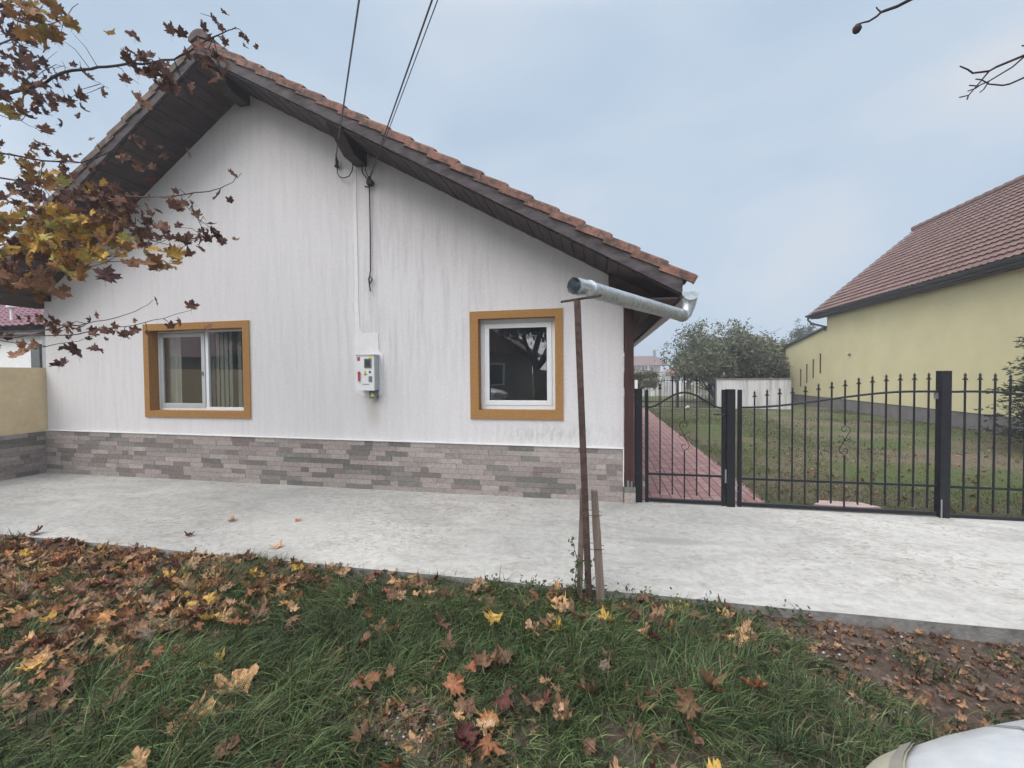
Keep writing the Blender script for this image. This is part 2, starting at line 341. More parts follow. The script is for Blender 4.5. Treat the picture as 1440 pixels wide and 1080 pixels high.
# ---------------------------------------------------------------- the white house
FY = 5.45; XL, XR, XA = -9.18, .27, -5.12
YF = 4.73                      # front of the gable overhang
SR, SL, ZA = .566, .69, 5.77
def under(x): return ZA - SR * (x - XA) if x > XA else ZA - SL * (XA - x)
house = empty('white_house', (-4.4, FY, 0), 'white plastered single-storey house with ochre window surrounds and a wide tiled gable roof', 'house')
wins = [(-7.0, -5.25, 1.07, 2.33), (-1.59, -.575, 1.13, 2.33)]
mb = MB()
xs = sorted([XL, XA, XR] + [w[0] for w in wins] + [w[1] for w in wins])
for a, b in zip(xs[:-1], xs[1:]):
    w = next((w for w in wins if w[0] <= a and b <= w[1]), None)
    def quad(z0a, z0b, z1a, z1b): mb.add([(a, FY, z0a), (b, FY, z0b), (b, FY, z1b), (a, FY, z1a)], [(0, 1, 2, 3)])
    if w: quad(0, 0, w[2], w[2]); quad(w[3], w[3], under(a), under(b))
    else: quad(0, 0, under(a), under(b))
mb.add([(XR, FY, 0), (XR, 16, 0), (XR, 16, under(XR)), (XR, FY, under(XR))], [(0, 1, 2, 3)])
mb.add([(XL, FY, 0), (XL, 16, 0), (XL, 16, under(XL)), (XL, FY, under(XL))], [(3, 2, 1, 0)])
mb.add([(XL, 16, 0), (XR, 16, 0), (XR, 16, under(XR)), (XA, 16, ZA), (XL, 16, under(XL))], [(0, 1, 2, 3, 4)])
mb.build('wall', M['wall'], house, fix=False)
# filler patch where the cable was buried: strip and box surround
mb = MB(); mb.prism([(-3.395, 2.19), (-3.385, 4.2), (-3.36, 4.62), (-3.325, 4.62), (-3.335, 4.1), (-3.33, 2.6), (-3.315, 2.24), (-3.27, 2.19)], 'y', FY - .008, FY + .01)
mb.prism([(-3.41, 1.88), (-3.40, 2.19), (-3.27, 2.19), (-3.035, 2.185), (-3.03, 1.93), (-2.965, 1.90), (-2.975, 1.6), (-2.985, 1.32), (-3.28, 1.30), (-3.40, 1.35)], 'y', FY - .0085, FY + .01)
lab(mb.build('plaster_patch', M['patch'], house, bevel=.003), 'smooth bright filler patch around the meter box')
# stone look cladding of the base, each tile a slab of its own tone in one mesh
def ctop(x): return .665 + .05 * (x - XR) / (XL - XR)
TONES = [(.29, .25, .235), (.31, .275, .255), (.27, .235, .22), (.245, .215, .205), (.17, .155, .145), (.145, .14, .128), (.185, .155, .145), (.32, .285, .26), (.19, .18, .165)]
def clad_rows(mb, x0, x1, top, rnd, place, rows=10):
    for r in range(rows):
        x = x0 - rnd.uniform(0, .25)
        while x < x1:
            w = rnd.choice([.12, .24, .29, .33, .36, .42]); a, b = max(x, x0), min(x + w - .002, x1); x += w
            if b - a < .01: continue
            t = rnd.choices(TONES, [4, 4, 4, 3, 2.6, 2.2, 2.4, 3, 2])[0]; j = rnd.uniform(.9, 1.1); mb.col = tuple(c * j for c in t)
            d = rnd.uniform(0, .007); place(mb, a, b, r / rows, (r + 1) / rows - .0035, d)
mb = MB(); rn = random.Random(3)
def pl(mb, a, b, f0, f1, d):
    ta, tb = ctop(a), ctop(b)
    mb.add([(a, FY - .03 - d, ta * f0), (b, FY - .03 - d, tb * f0), (b, FY - .03 - d, tb * f1), (a, FY - .03 - d, ta * f1), (a, FY - .005, ta * f0), (b, FY - .005, tb * f0), (b, FY - .005, tb * f1), (a, FY - .005, ta * f1)],
           [(0, 1, 2, 3), (3, 2, 6, 7), (0, 4, 5, 1), (0, 3, 7, 4), (1, 5, 6, 2)])
clad_rows(mb, XL, XR - .012, None, rn, pl)
def pl2(mb, a, b, f0, f1, d): mb.box(a, b, FY - .075 - d, FY + .1, .2 * f0, .2 * f1)
clad_rows(mb, XR + .002, XR + .135, None, rn, pl2, 3)
mb.build('cladding', M['cladding'], house, fix=False)
mb = MB(); mb.prism([(XL, 0), (XR - .01, 0), (XR - .01, ctop(XR) - .004), (XL, ctop(XL) - .004)], 'y', FY - .022, FY - .002); mb.box(XR + .004, XR + .13, FY - .07, FY + .09, 0, .197)
mb.build('grout_bed', M['grout'], house)
mb = MB(); mb.bar((XL, FY - .022, ctop(XL) + .006), (XR, FY - .022, ctop(XR) + .006), .05, .013); mb.bar((XR - .006, FY - .024, .2), (XR - .006, FY - .024, ctop(XR)), .012, .04)
mb.build('edge_trim', M['edge'], house)
# roof: soffit boards, rake boards, purlins, tiles
YB = 16.6; XE = .83; XW = -9.45
mb = MB()
for side in (0, 1):
    a, b = (XA, XE) if side == 0 else (XW, XA)
    nb = int(abs(b - a) / .125)
    for i in range(nb):   # tongue and groove boards lying along the overhang
        xa = a + i * (b - a) / nb; xb = a + (i + 1) * (b - a) / nb - .012; y0, y1 = YF + .03, FY + .12; dz = .0035 * (i % 2)
        mb.add([(xa, y0, under(xa) - dz), (xb, y0, under(xb) - dz), (xb, y1, under(xb) - dz), (xa, y1, under(xa) - dz), (xa, y0, under(xa) + .02), (xb, y0, under(xb) + .02), (xb, y1, under(xb) + .02), (xa, y1, under(xa) + .02)],
               [(0, 3, 2, 1), (4, 5, 6, 7), (0, 1, 5, 4), (1, 2, 6, 5), (2, 3, 7, 6), (3, 0, 4, 7)])
    # eave side soffit boards
    for k in range(5):
        xa = XR + .02 + k * .112 if side == 0 else XL - .01 - k * .05
        xb = xa + .106 if side == 0 else xa - .047
        mb.add([(xa, FY + .13, under(xa)), (xb, FY + .13, under(xb)), (xb, YB, under(xb)), (xa, YB, under(xa)), (xa, FY + .13, under(xa) + .02), (xb, FY + .13, under(xb) + .02), (xb, YB, under(xb) + .02), (xa, YB, under(xa) + .02)],
               [(0, 3, 2, 1), (4, 5, 6, 7), (0, 1, 5, 4), (1, 2, 6, 5), (2, 3, 7, 6), (3, 0, 4, 7)])
mb.build('soffit', M['darkwood'], house)
roof = MB()   # solid deck under the tiles
for a, b in ((XA, XE), (XW, XA)):
    ua, ub = under(a) + .03, under(b) + .03
    roof.add([(a, YF + .04, ua), (b, YF + .04, ub), (b, YB, ub), (a, YB, ua), (a, YF + .04, ua + .12), (b, YF + .04, ub + .12), (b, YB, ub + .12), (a, YB, ua + .12)],
             [(0, 3, 2, 1), (4, 5, 6, 7), (0, 1, 5, 4), (1, 2, 6, 5), (2, 3, 7, 6), (3, 0, 4, 7)])
rf = roof.build('roof', M['darkwood'], house)
def tiles(mb, p0, down, across, n_rows, row, n_cols, col, h=.05, step=.035, seg=6):
    """pantile field: p0 top corner, down and across unit vectors"""
    p0, d, a = Vector(p0), Vector(down).normalized(), Vector(across).normalized(); n = a.cross(d); n = n if n.z > 0 else -n
    us = [j / seg * col for j in range(n_cols * seg + 1)]
    def prof(u): f = (u / col) % 1; return h * (math.sin(f * 2 * math.pi) * .5 + .5) ** 1.5
    for r in range(n_rows):
        vs = []
        for k, (s_, lift) in enumerate(((r * row - .02, 0), ((r + 1) * row, step), ((r + 1) * row + .002, step - .022))):
            for u in us: vs.append(p0 + d * s_ + a * u + n * (prof(u) + lift))
        w = len(us)
        mb.add(vs, [(k * w + j, k * w + j + 1, (k + 1) * w + j + 1, (k + 1) * w + j) for k in range(2) for j in range(w - 1)])
    return mb
dR, dL = Vector((1, 0, -SR)).normalized(), Vector((-1, 0, -SL)).normalized()
lenR = (XE + .06 - XA) / dR.x; lenL = (XA - XW + .06) / -dL.x
nR, nL = 20, 17
mb = MB(); tiles(mb, (XA, YF + .1, ZA + .185), dR, (0, 1, 0), nR, lenR / nR, 46, .255); tiles(mb, (XA, YF + .1, ZA + .185), dL, (0, 1, 0), nL, lenL / nL, 46, .255)
mb.build('tile_field', M['tile'], rf, smooth=False, fix=False)
for d, ln, n, mt_ in ((dR, lenR, nR + 1, 'tile'), (dL, lenL, nL + 1, 'tileold')):   # verge tiles: L shaped pieces stepping down the rake
    mb = MB(); nv = Vector((0, -1, 0)).cross(d); nv = nv if nv.z > 0 else -nv; ex = ln / n
    for i in range(n):
        jt = rn.uniform(-.01, .01); p = Vector((XA, YF, ZA + .165)) + d * (i * ex + jt); q = p + d * (ex + .055); cs = []; w1 = rn.uniform(-.004, .004)
        for P_, lf in ((p, -.006), (p + d * .02, 0), (q - d * .03, .030), (q, .024)):
            for (yy, hh) in ((-.025 + w1, -.02), (-.027 + w1, .06), (-.018 + w1, .078), (0.004, .086), (.16, .086), (.16, .06), (.01, .055), (.01, -.02)): cs.append(P_ + Vector((0, yy, 0)) + nv * (hh * .92 + lf))
        m_ = 8
        mb.add(cs, [tuple(range(m_ - 1, -1, -1)), tuple(range(3 * m_, 4 * m_))] + [(r_ * m_ + k, r_ * m_ + (k + 1) % m_, r_ * m_ + (k + 1) % m_ + m_, r_ * m_ + k + m_) for r_ in range(3) for k in range(m_)])
    mb.build('verge_tiles', M[mt_], rf)
mb = MB()
for i in range(30):
    y0 = YF - .04 + i * .4
    pts = [(XA + .15 * math.cos(t), ZA + .21 + .135 * math.sin(t)) for t in [math.pi * k / 8 for k in range(9)]]
    mb.prism(pts + [(XA - .13, ZA + .2), (XA, ZA + .26), (XA + .13, ZA + .2)], 'y', y0, y0 + .42)
mb.build('ridge_tiles', noisy('dark_ridge_tile', (.10, .07, .065), .3, 9, .85), rf)
for (a, b) in ((XA, XE - .0), (XA, XW)):
    mb = MB(); y0, y1 = YF - .005, YF + .03
    for lo, hi, yy0 in ((.02, .215, y0), (.185, .235, y0 - .012)):
        mb.add([(x, y, under(x) + h) for y in (yy0, y1) for x in (a, b) for h in (lo, hi)], [(0, 1, 3, 2), (4, 6, 7, 5), (0, 4, 5, 1), (2, 3, 7, 6), (0, 2, 6, 4), (1, 5, 7, 3)])
    mb.build('rake_board', M['rakewood'], house)
def purlin(x0, x1, z0, z1, yb=16.0):
    mb = MB(); mb.prism([(YF + .08, z1), (YF + .04, z0 + (z1 - z0) * .75), (FY - .30, z0), (yb, z0), (yb, z1)], 'x', x0, x1); mb.build('purlin', M['darkwood'], house)
purlin(XA - .09, XA + .08, ZA - .19, ZA + .02); purlin(-3.33, -3.17, 4.50, 4.80); purlin(-7.6, -7.45, 3.9, 4.13)
mb = MB(); mb.box(XW - .3, -9.02, FY - .05, FY + .1, 2.88, 3.2); mb.build('tie_beam', M['redwood'], house)
mb = MB(); mb.box(XW, XL - .02, FY + .1, 16, 2.84, 2.88); mb.build('eave_soffit', M['redwood'], house)
# corner post with cap box and brace, fascia and return at the right eave
mb = MB(); mb.box(XR + .012, XR + .118, FY - .055, FY + .06, .2, 2.78); mb.build('corner_post', M['redwood'], house, bevel=.004)
mb = MB(); mb.box(XR + .035, XR + .06, FY - .06, FY - .052, .2, .28); mb.box(XR + .08, XR + .1, FY - .06, FY - .052, .2, .27); mb.build('post_bracket', M['greyplastic'], house)
mb = MB(); mb.bar((XR + .09, FY + .0, 2.05), (XE - .05, FY + .0, 2.40), .09, .1); mb.build('brace', M['darkwood'], house)
mb = MB(); mb.box(XR + .0, XE - .03, YF + .05, FY + .1, 2.38, 2.40); mb.build('eave_soffit', M['darkwood'], house)
mb = MB(); mb.prism([(XR - .18, 2.55), (XR + .1, 2.38), (XE - .02, 2.36), (XE - .02, under(XE)), (XR - .18, under(XR - .18))], 'y', FY - .13, FY - .10); mb.build('return_board', M['darkwood'], house)
mb = MB(); mb.box(XE - .02, XE + .005, YF + .03, YB, 2.37, under(XE) + .18); mb.build('fascia_board', M['darkwood'], house)
# gutter: half round channel along the eave, end cap, outlet funnel, and the pipe running out to the pole
GX, GZ, GR = .905, 2.435, .085
mb = MB()
def gut(u, v): t = math.pi + math.pi * v; return (GX + GR * math.cos(t), 4.70 + (YB - 4.70) * u, GZ + GR * math.sin(t))
mb.grid(gut, 24, 12); mb.grid(lambda u, v: (lambda p: (GX + (p[0] - GX) * .96, p[1], GZ + (p[2] - GZ) * .96 + .001))(gut(u, v)), 24, 12); mb.tube([(GX + GR, 4.7, GZ), (GX + GR, YB, GZ)], .008, 8)
gt = mb.build('gutter', M['zinc'], house, smooth=True, fix=False)
mb = MB(); pts = [(GX + GR * 1.02 * math.cos(t), GZ + GR * 1.02 * math.sin(t)) for t in [math.pi + math.pi * k / 14 for k in range(15)]]
mb.prism(pts, 'y', 4.692, 4.699); mb.build('end_cap', M['zinc'], gt)
dp_a, dp_b = Vector((.85, 4.79, 2.20)), Vector((-.185, 3.02, 2.215))
ax = (dp_b - dp_a).normalized()
mb = MB(); mb.tube([(GX, 4.80, GZ - .05), (GX, 4.80, GZ - .11), (GX - .015, 4.795, 2.27), dp_a + Vector((.02, .0, .03)), dp_a + ax * .03, dp_a + ax * .10], [.085, .07, .064, .066, .066, .066], 24, cap=False)
mb.build('outlet_elbow', M['zinc'], gt, smooth=True, fix=False)
mb = MB(); L_ = (dp_b - dp_a).length
ps = [dp_a + ax * s for s in (.0, .10, L_ * .5, L_ - .22, L_ - .2, L_ - .185, L_ - .17, L_ - .1, L_)]
rs = [.062, .062, .062, .062, .068, .064, .061, .059, .056]
mb.tube(ps, rs, 32, cap=False, ofs=lambda j, i: 1 + (.09 * math.cos(j / 32 * 2 * math.pi * 9) if i >= 8 else .045 * math.cos(j / 32 * 2 * math.pi * 9) if i == 7 else 0))
mb.tube([p for p in reversed(ps)], [r * .97 for r in reversed(rs)], 32, cap=False, ofs=lambda j, i: 1 + (.09 * math.cos(j / 32 * 2 * math.pi * 9) if i <= 0 else 0))
dpipe = mb.build('drain_pipe', M['zinc'], house, smooth=True, fix=False)
mb = MB(); mb.tube([dp_b - ax * .2, dp_b - ax * .188], .0705, 28); mb.build('clamp_ring', M['zinc'], dpipe, smooth=False)
mb = MB(); mb.tube([dp_a + ax * .03, dp_a + ax * .04], .068, 28); mb.build('seam_ring', M['zinc'], dpipe)

# windows: surround proud of the wall with deep reveals, frames, panes, what hangs behind them
def window(w, outer, fy, name_label, style):
    x0, x1, z0, z1 = w; X0, X1, Z0, Z1 = outer
    mb = MB(); yp = FY - .022
    for a in ((X0, X1, Z0, z0), (X0, X1, z1, Z1)): mb.box(a[0], a[1], yp, FY + .01, a[2], a[3])
    for a in ((X0, x0), (x1, X1)): mb.box(a[0], a[1], yp, FY + .01, z0, z1)
    T = .012
    mb.box(x0 - T, x0, FY + .01, fy + .07, z0 - T, z1 + T); mb.box(x1, x1 + T, FY + .01, fy + .07, z0 - T, z1 + T); mb.box(x0, x1, FY + .01, fy + .07, z0 - T, z0); mb.box(x0, x1, FY + .01, fy + .07, z1, z1 + T)
    root = mb.build('window', M['ochre'], house); lab(root, name_label)
    mb = MB(); e = .006
    for a in ((X0 - e, X1 + e, Z0 - e, Z0), (X0 - e, X1 + e, Z1, Z1 + e), (X0 - e, X0, Z0, Z1), (X1, X1 + e, Z0, Z1)): mb.box(a[0], a[1], FY - .008, FY + .005, a[2], a[3])
    mb.build('filler_line', M['patch'], root)
    def rect(mb, a0, a1, b0, b1, t, y0, y1, tb=None):
        tb = tb or t
        mb.box(a0, a1, y0, y1, b0, b0 + tb); mb.box(a0, a1, y0, y1, b1 - t, b1); mb.box(a0, a0 + t, y0, y1, b0 + tb, b1 - t); mb.box(a1 - t, a1, y0, y1, b0 + tb, b1 - t)
    if style == 'slide':
        mb = MB(); rect(mb, x0, x1, z0, z1, .032, fy, fy + .065); mb.box((x0 + x1) / 2 + .03, x1 - .032, fy + .002, fy + .06, z0 + .032, z0 + .05); mb.build('frame', M['pvc'], root, bevel=.003)
        xm = (x0 + x1) / 2 + .01
        mb = MB(); rect(mb, x0 + .034, xm + .02, z0 + .034, z1 - .034, .065, fy - .004, fy + .028, .075); lab(mb.build('sash', M['pvcgrey'], root, bevel=.003), 'grey sliding sash with fly screen')
        mb = MB(); mb.box(xm + .022, xm + .075, fy + .008, fy + .05, z0 + .05, z1 - .034); mb.build('sash', M['pvc'], root, bevel=.003)
        mb = MB(); mb.box(xm - .028, xm - .006, fy - .022, fy - .005, 1.62, 1.68); mb.build('handle', M['greyplastic'], root, bevel=.003)
        mb = MB(); mb.box(x0 + .099, xm - .045, fy + .012, fy + .016, z0 + .108, z1 - .1); mb.build('pane', M['glass'], root, fix=True)
        mb = MB(); mb.box(xm + .075, x1 - .032, fy + .03, fy + .034, z0 + .05, z1 - .032); mb.build('pane', M['glass'], root)
        mb = MB(); x = xm + .06; rr = random.Random(5); k = 0
        while x < x1 + .2:
            if k not in (5, 7): a = rr.uniform(-.5, -.1); dx_, dy_ = .037 * math.cos(a), .037 * math.sin(a); mb.add([(x - dx_, fy + .11 - dy_, z0 - .05), (x + dx_, fy + .11 + dy_, z0 - .05), (x + dx_, fy + .11 + dy_, z1 + .05), (x - dx_, fy + .11 - dy_, z1 + .05)], [(0, 1, 2, 3)])
            x += .083; k += 1
        lab(mb.build('blind', M['blind'], root), 'vertical slat blind behind the right pane')
        mb = MB(); mb.grid(lambda u, v: (x0 - .05 + .36 * u, fy + .12 + .02 * math.sin(u * 22), z0 - .15 + (z1 - z0 + .3) * v), 40, 1); lab(mb.build('curtain', M['curtain'], root, smooth=True, fix=False), 'pale curtain at the left side')
    else:
        mb = MB(); rect(mb, x0, x1, z0, z1, .05, fy, fy + .07); mb.build('frame', M['pvc'], root, bevel=.003)
        mb = MB(); rect(mb, x0 + .052, x1 - .052, z0 + .052, z1 - .052, .068, fy - .006, fy + .05); mb.build('sash', M['pvc'], root, bevel=.006)
        mb = MB(); rect(mb, x0 + .12, x1 - .12, z0 + .12, z1 - .12, .006, fy + .004, fy + .02); mb.build('gasket', M['black'], root)
        mb = MB(); mb.box(x0 + .126, x1 - .126, fy + .02, fy + .024, z0 + .126, z1 - .126); mb.build('pane', M['glass'], root)
    return root
window(wins[0], (-7.10, -5.13, .967, 2.435), FY + .13, 'left window, sliding, with vertical blinds', 'slide')
window(wins[1], (-1.705, -.474, 1.01, 2.43), FY + .10, 'right window, single fixed pane', 'fixed')
def room(x0, x1, y1=9.2):
    mb = MB(); y0 = FY + .28; mb.add([(x0, y0, 0.1), (x1, y0, .1), (x1, y1, .1), (x0, y1, .1), (x0, y0, 2.6), (x1, y0, 2.6), (x1, y1, 2.6), (x0, y1, 2.6)], [(0, 1, 2, 3), (4, 7, 6, 5), (2, 6, 7, 3), (0, 3, 7, 4), (1, 5, 6, 2)])
    lab(mb.build('room', M['room'], house, fix=False), 'dim room seen through the window')
room(-8.6, -3.9); room(-3.0, -.1)
# dining chair inside
ch = empty('dining_chair', (-1.85, 7.6, .1), 'dark wooden slat-back chair standing inside the room behind the right window', 'chair')
mb = MB(); mb.box(-2.05, -1.65, 7.4, 7.8, .54, .58); mb.build('seat', M['redwood'], ch, bevel=.01)
for a in (-2.03, -1.68):
    for b_ in (7.42, 7.77):
        mb = MB(); mb.bar((a, b_, .1), (a, b_, .54), .035, .035); mb.build('leg', M['redwood'], ch)
mb = MB(); mb.box(-2.05, -2.01, 7.40, 7.43, .58, 1.12); mb.box(-1.69, -1.65, 7.40, 7.43, .58, 1.12); mb.box(-2.01, -1.69, 7.4, 7.43, 1.06, 1.12)
for k in range(4): mb.box(-1.985 + k * .078, -1.955 + k * .078, 7.405, 7.425, .58, 1.06)
mb.build('backrest', M['redwood'], ch)

# ---------------------------------------------------------------- meter box on the wall
mt = empty('meter_box', (-3.16, 5.3, 1.394), 'white plastic electricity meter box with yellow warning sticker on the white wall', 'meter box')
mb = MB(); mb.prism([(-3.29, 1.43), (-3.25, 1.394), (-3.03, 1.394), (-3.03, 1.88), (-3.29, 1.88)], 'y', 5.325, FY - .008); mb.build('case', M['meterside'], mt, bevel=.004)
mb = MB(); mb.prism([(-3.294, 1.43), (-3.254, 1.39), (-3.027, 1.39), (-3.027, 1.865), (-3.294, 1.865)], 'y', 5.298, 5.323); dr = mb.build('door', M['meterbody'], mt, bevel=.004)
mb = MB(); mb.box(-3.30, -3.02, 5.29, FY - .009, 1.868, 1.884); mb.build('lid', M['meterside'], mt)
mb = MB(); mb.box(-3.17, -3.06, 5.288, 5.297, 1.70, 1.83); mb.build('window_bezel', M['greyplastic'], dr, bevel=.004)
mb = MB(); mb.box(-3.153, -3.077, 5.285, 5.287, 1.715, 1.815); mb.build('meter_window', M['screen'], dr)
mb = MB(); mb.box(-3.105, -3.055, 5.288, 5.297, 1.51, 1.59); mb.build('socket_cover', M['greyplastic'], dr, bevel=.004)
mb = MB(); mb.prism([(-3.18, 1.615), (-3.13, 1.615), (-3.155, 1.67)], 'y', 5.294, 5.297); ws = mb.build('warning_sticker', M['stickery'], dr)
mb = MB(); mb.prism([(-3.159, 1.655), (-3.152, 1.655), (-3.154, 1.64), (-3.150, 1.64), (-3.157, 1.622), (-3.156, 1.635), (-3.161, 1.635)], 'y', 5.292, 5.2935); mb.box(-3.178, -3.132, 5.294, 5.2965, 1.603, 1.612); mb.build('lightning_mark', M['black'], dr)
mb = MB(); mb.box(-3.1, -3.05, 5.294, 5.297, 1.835, 1.858); mb.build('yellow_label', M['stickery'], dr)
mb = MB(); mb.box(-3.275, -3.235, 5.294, 5.297, 1.80, 1.85); mb.box(-3.27, -3.24, 5.292, 5.2938, 1.824, 1.828); lab(mb.build('red_label', M['red'], dr), 'small red label')
mb = MB(); mb.bar((-3.245, 5.285, 1.52), (-3.245, 5.285, 1.63), .028, .02, up=(0, 1, 0)); mb.tube([(-3.245, 5.297, 1.635), (-3.245, 5.27, 1.635)], .018, 14); mb.build('switch_handle', M['red'], dr, bevel=.003)
mb = MB(); mb.tube([(-3.085, 5.297, 1.645), (-3.085, 5.288, 1.645)], .014, 14); mb.build('lock', M['black'], dr)
mb = MB(); mb.box(-3.20, -3.10, 5.295, 5.2972, 1.473, 1.482); mb.build('nameplate', M['greyplastic'], dr)
mb = MB(); mb.box(-3.14, -3.04, 5.36, FY - .009, 1.28, 1.388); cb = mb.build('cable_box', M['greyplastic'], mt, bevel=.003)
mb = MB(); mb.prism([(-3.12, 1.31), (-3.06, 1.31), (-3.09, 1.36)], 'y', 5.356, 5.359); mb.build('warning_sticker', M['stickery'], cb)

# ---------------------------------------------------------------- cables
def cat(p, q, n, sag):
    p, q = Vector(p), Vector(q); return [p.lerp(q, i / n) - Vector((0, 0, sag * 4 * (i / n) * (1 - i / n))) for i in range(n + 1)]
pole_top1, pole_top2 = (7.4, -8.0, 7.30), (8.4, -8.0, 6.99)
cb1 = empty('overhead_cable', (-3.6, 5.42, 4.567), 'grey service cable running up from the left anchor, ending in a drooping loop', 'cable', 'cables on the gable')
mb = MB(); mb.tube([(-3.60, 5.37, 4.60), (-1.928, 3.244, 4.71), (-.2, 1.0, 4.86), (2.5, -2.6, 5.4), (6.9, -8, 7.2)], .0085, 6); mb.build('wire', M['cablelight'], cb1)
mb = MB(); mb.tube([(-3.6, 5.4, 4.50), (-3.6, 5.4, 4.60)], .022, 8); mb.tube([(-3.6, 5.4, 4.6), (-3.6, 5.38, 4.68)], [.014, .01], 8); mb.tube([(-3.64, 5.4, 4.53), (-3.6, 5.44, 4.53)], .016, 8); mb.build('anchor_clamp', M['black'], cb1)
mb = MB(); mb.tube([(-3.6, 5.4, 4.5), (-3.59, 5.39, 4.42), (-3.55, 5.38, 4.36), (-3.48, 5.38, 4.335), (-3.41, 5.39, 4.36), (-3.37, 5.4, 4.43), (-3.355, 5.41, 4.53)], .007, 6); mb.build('loop', M['cable'], cb1, smooth=True)
mb = MB(); mb.tube([(-3.355, 5.41, 4.52), (-3.355, 5.41, 4.58), (-3.345, FY, 4.59)], .018, 8); mb.build('wall_elbow', M['black'], cb1)
cb2 = empty('overhead_cable', (-3.1, 5.42, 4.26), 'pair of thin service wires running up from the right anchor on the gable', 'cable', 'cables on the gable')
mb = MB(); mb.tube([(-3.105, 5.38, 4.28), (-1.2335, 3.085, 4.42), (.7, .8, 4.6), (3.2, -2.2, 5.1), (8.2, -8, 6.95)], .0075, 6); mb.tube([(-3.09, 5.38, 4.27), (-1.19, 3.085, 4.41), (.75, .8, 4.58), (3.3, -2.2, 5.05), (8.35, -8, 6.93)], .0045, 6); mb.build('wire', M['cable'], cb2)
mb = MB(); mb.tube([(-3.11, 5.39, 4.2), (-3.10, 5.39, 4.32)], .025, 8); mb.box(-3.14, -3.07, 5.37, FY, 4.22, 4.27); mb.bar((-3.18, 5.4, 4.2), (-3.11, 5.4, 4.18), .012, .02); mb.build('anchor_clamp', M['black'], cb2)
mb = MB(); mb.tube([(-3.12, 5.39, 4.27), (-3.20, 5.38, 4.38), (-3.215, 5.38, 4.5), (-3.18, 5.4, 4.64)], .008, 6); mb.tube([(-3.11, 5.39, 4.28), (-3.15, 5.38, 4.4), (-3.17, 5.4, 4.6)], .005, 6); mb.build('loop', M['cable'], cb2, smooth=True)
cb3 = empty('hanging_cable', (-3.12, 5.42, 4.2), 'loose dark cable hanging down the wall above the meter box, knotted in a loop', 'cable', 'cables on the gable')
mb = MB(); mb.tube([(-3.115, 5.41, 4.2), (-3.12, 5.42, 3.6), (-3.125, 5.42, 3.05), (-3.15, 5.42, 2.93), (-3.125, 5.41, 2.87), (-3.095, 5.41, 2.92), (-3.115, 5.40, 2.965), (-3.145, 5.40, 2.94), (-3.135, 5.405, 2.85), (-3.125, 5.41, 2.76)], .009, 6); mb.build('cable_run', M['cable'], cb3, smooth=True)
up = empty('utility_pole', (8, -8, -.2), 'concrete utility pole on the far side of the road carrying the service cables', 'utility pole')
mb = MB(); mb.tube([(8, -8, -.2), (8, -8, 8.6)], [.17, .11], 12); mb.build('shaft', M['plinth'], up, smooth=True)
mb = MB(); mb.bar((7.0, -8, 7.26), (8.6, -8, 7.0), .08, .08); mb.build('crossarm', M['rust'], up)

# ---------------------------------------------------------------- pole propping the drain pipe
pp = empty('prop_pole', (-.09, 3.1, -.08), 'rusty metal pole wedged between two wooden stakes in the grass, propping up the drain pipe', 'pole')
mb = MB(); mb.bar((-.088, 3.09, -.15), (-.165, 3.05, 2.115), .045, .04, up=(0, 1, 0)); mb.build('post', M['rust'], pp, bevel=.004)
mb = MB(); mb.bar((-.278, 3.04, 2.108), (.0, 3.10, 2.150), .035, .012); mb.build('crossbar', M['rust'], pp)
mb = MB(); mb.prism([(-.19, -.15), (-.145, -.15), (-.122, .60), (-.122, .77), (-.155, .765), (-.158, .6)], 'y', 3.095, 3.125); lab(mb.build('stake', M['oldwood'], pp, bevel=.004), 'grey left stake')
mb = MB(); mb.prism([(-.03, -.15), (.03, -.15), (-.01, .5), (-.03, .77), (-.075, .775), (-.065, .5)], 'y', 3.045, 3.085); lab(mb.build('stake', M['oldwood'], pp, bevel=.004), 'pale brown right stake, split at the top')
for z in (.36, .60):
    mb = MB(); xl, xr = -.185 + .045 * z, .03 - .05 * z; mb.tube([(xl, 3.128, z), (xl, 3.09, z + .01), (-.11, 3.04, z - .005), (xr, 3.042, z), (xr, 3.088, z + .01), (-.1, 3.13, z + .01), (xl, 3.128, z)], .0022, 5); mb.build('wire_tie', M['rust'], pp)

# ---------------------------------------------------------------- iron fence
FNY = 5.50
def finial(mb, x, y, z, s=1.):
    """spear point: collar, side barbs, long tip"""
    mb.tube([(x, y, z - .085 * s), (x, y, z - .075 * s), (x, y, z - .055 * s), (x, y, z - .042 * s), (x, y, z - .028 * s), (x, y, z)], [.011 * s, .009 * s, .013 * s, .008 * s, .014 * s, .001], 8)
    mb.prism([(x - .026 * s, z - .083 * s), (x - .022 * s, z - .07 * s), (x, z - .055 * s), (x + .022 * s, z - .07 * s), (x + .026 * s, z - .083 * s), (x + .012 * s, z - .075 * s), (x, z - .085 * s), (x - .012 * s, z - .075 * s)], 'y', y - .004, y + .004)
def picket(parent, x, z0, ztip, y=FNY, w=.014, gap=None, s=1.):
    mb = MB(); zt = ztip - .08 * s
    if gap: mb.box(x - w / 2, x + w / 2, y - w / 2, y + w / 2, z0, gap[0]); mb.box(x - w / 2, x + w / 2, y - w / 2, y + w / 2, gap[1], zt)
    else: mb.box(x - w / 2, x + w / 2, y - w / 2, y + w / 2, z0, zt)
    p = mb.build('picket', M['iron'], parent)
    mb = MB(); finial(mb, x, y, ztip, s); mb.build('finial', M['iron'], p)
def spiral(cx, cz, r0, r1, a0, a1, n=16): return [(cx + (r0 + (r1 - r0) * i / n) * math.cos(a0 + (a1 - a0) * i / n), FNY, cz + (r0 + (r1 - r0) * i / n) * math.sin(a0 + (a1 - a0) * i / n)) for i in range(n + 1)]
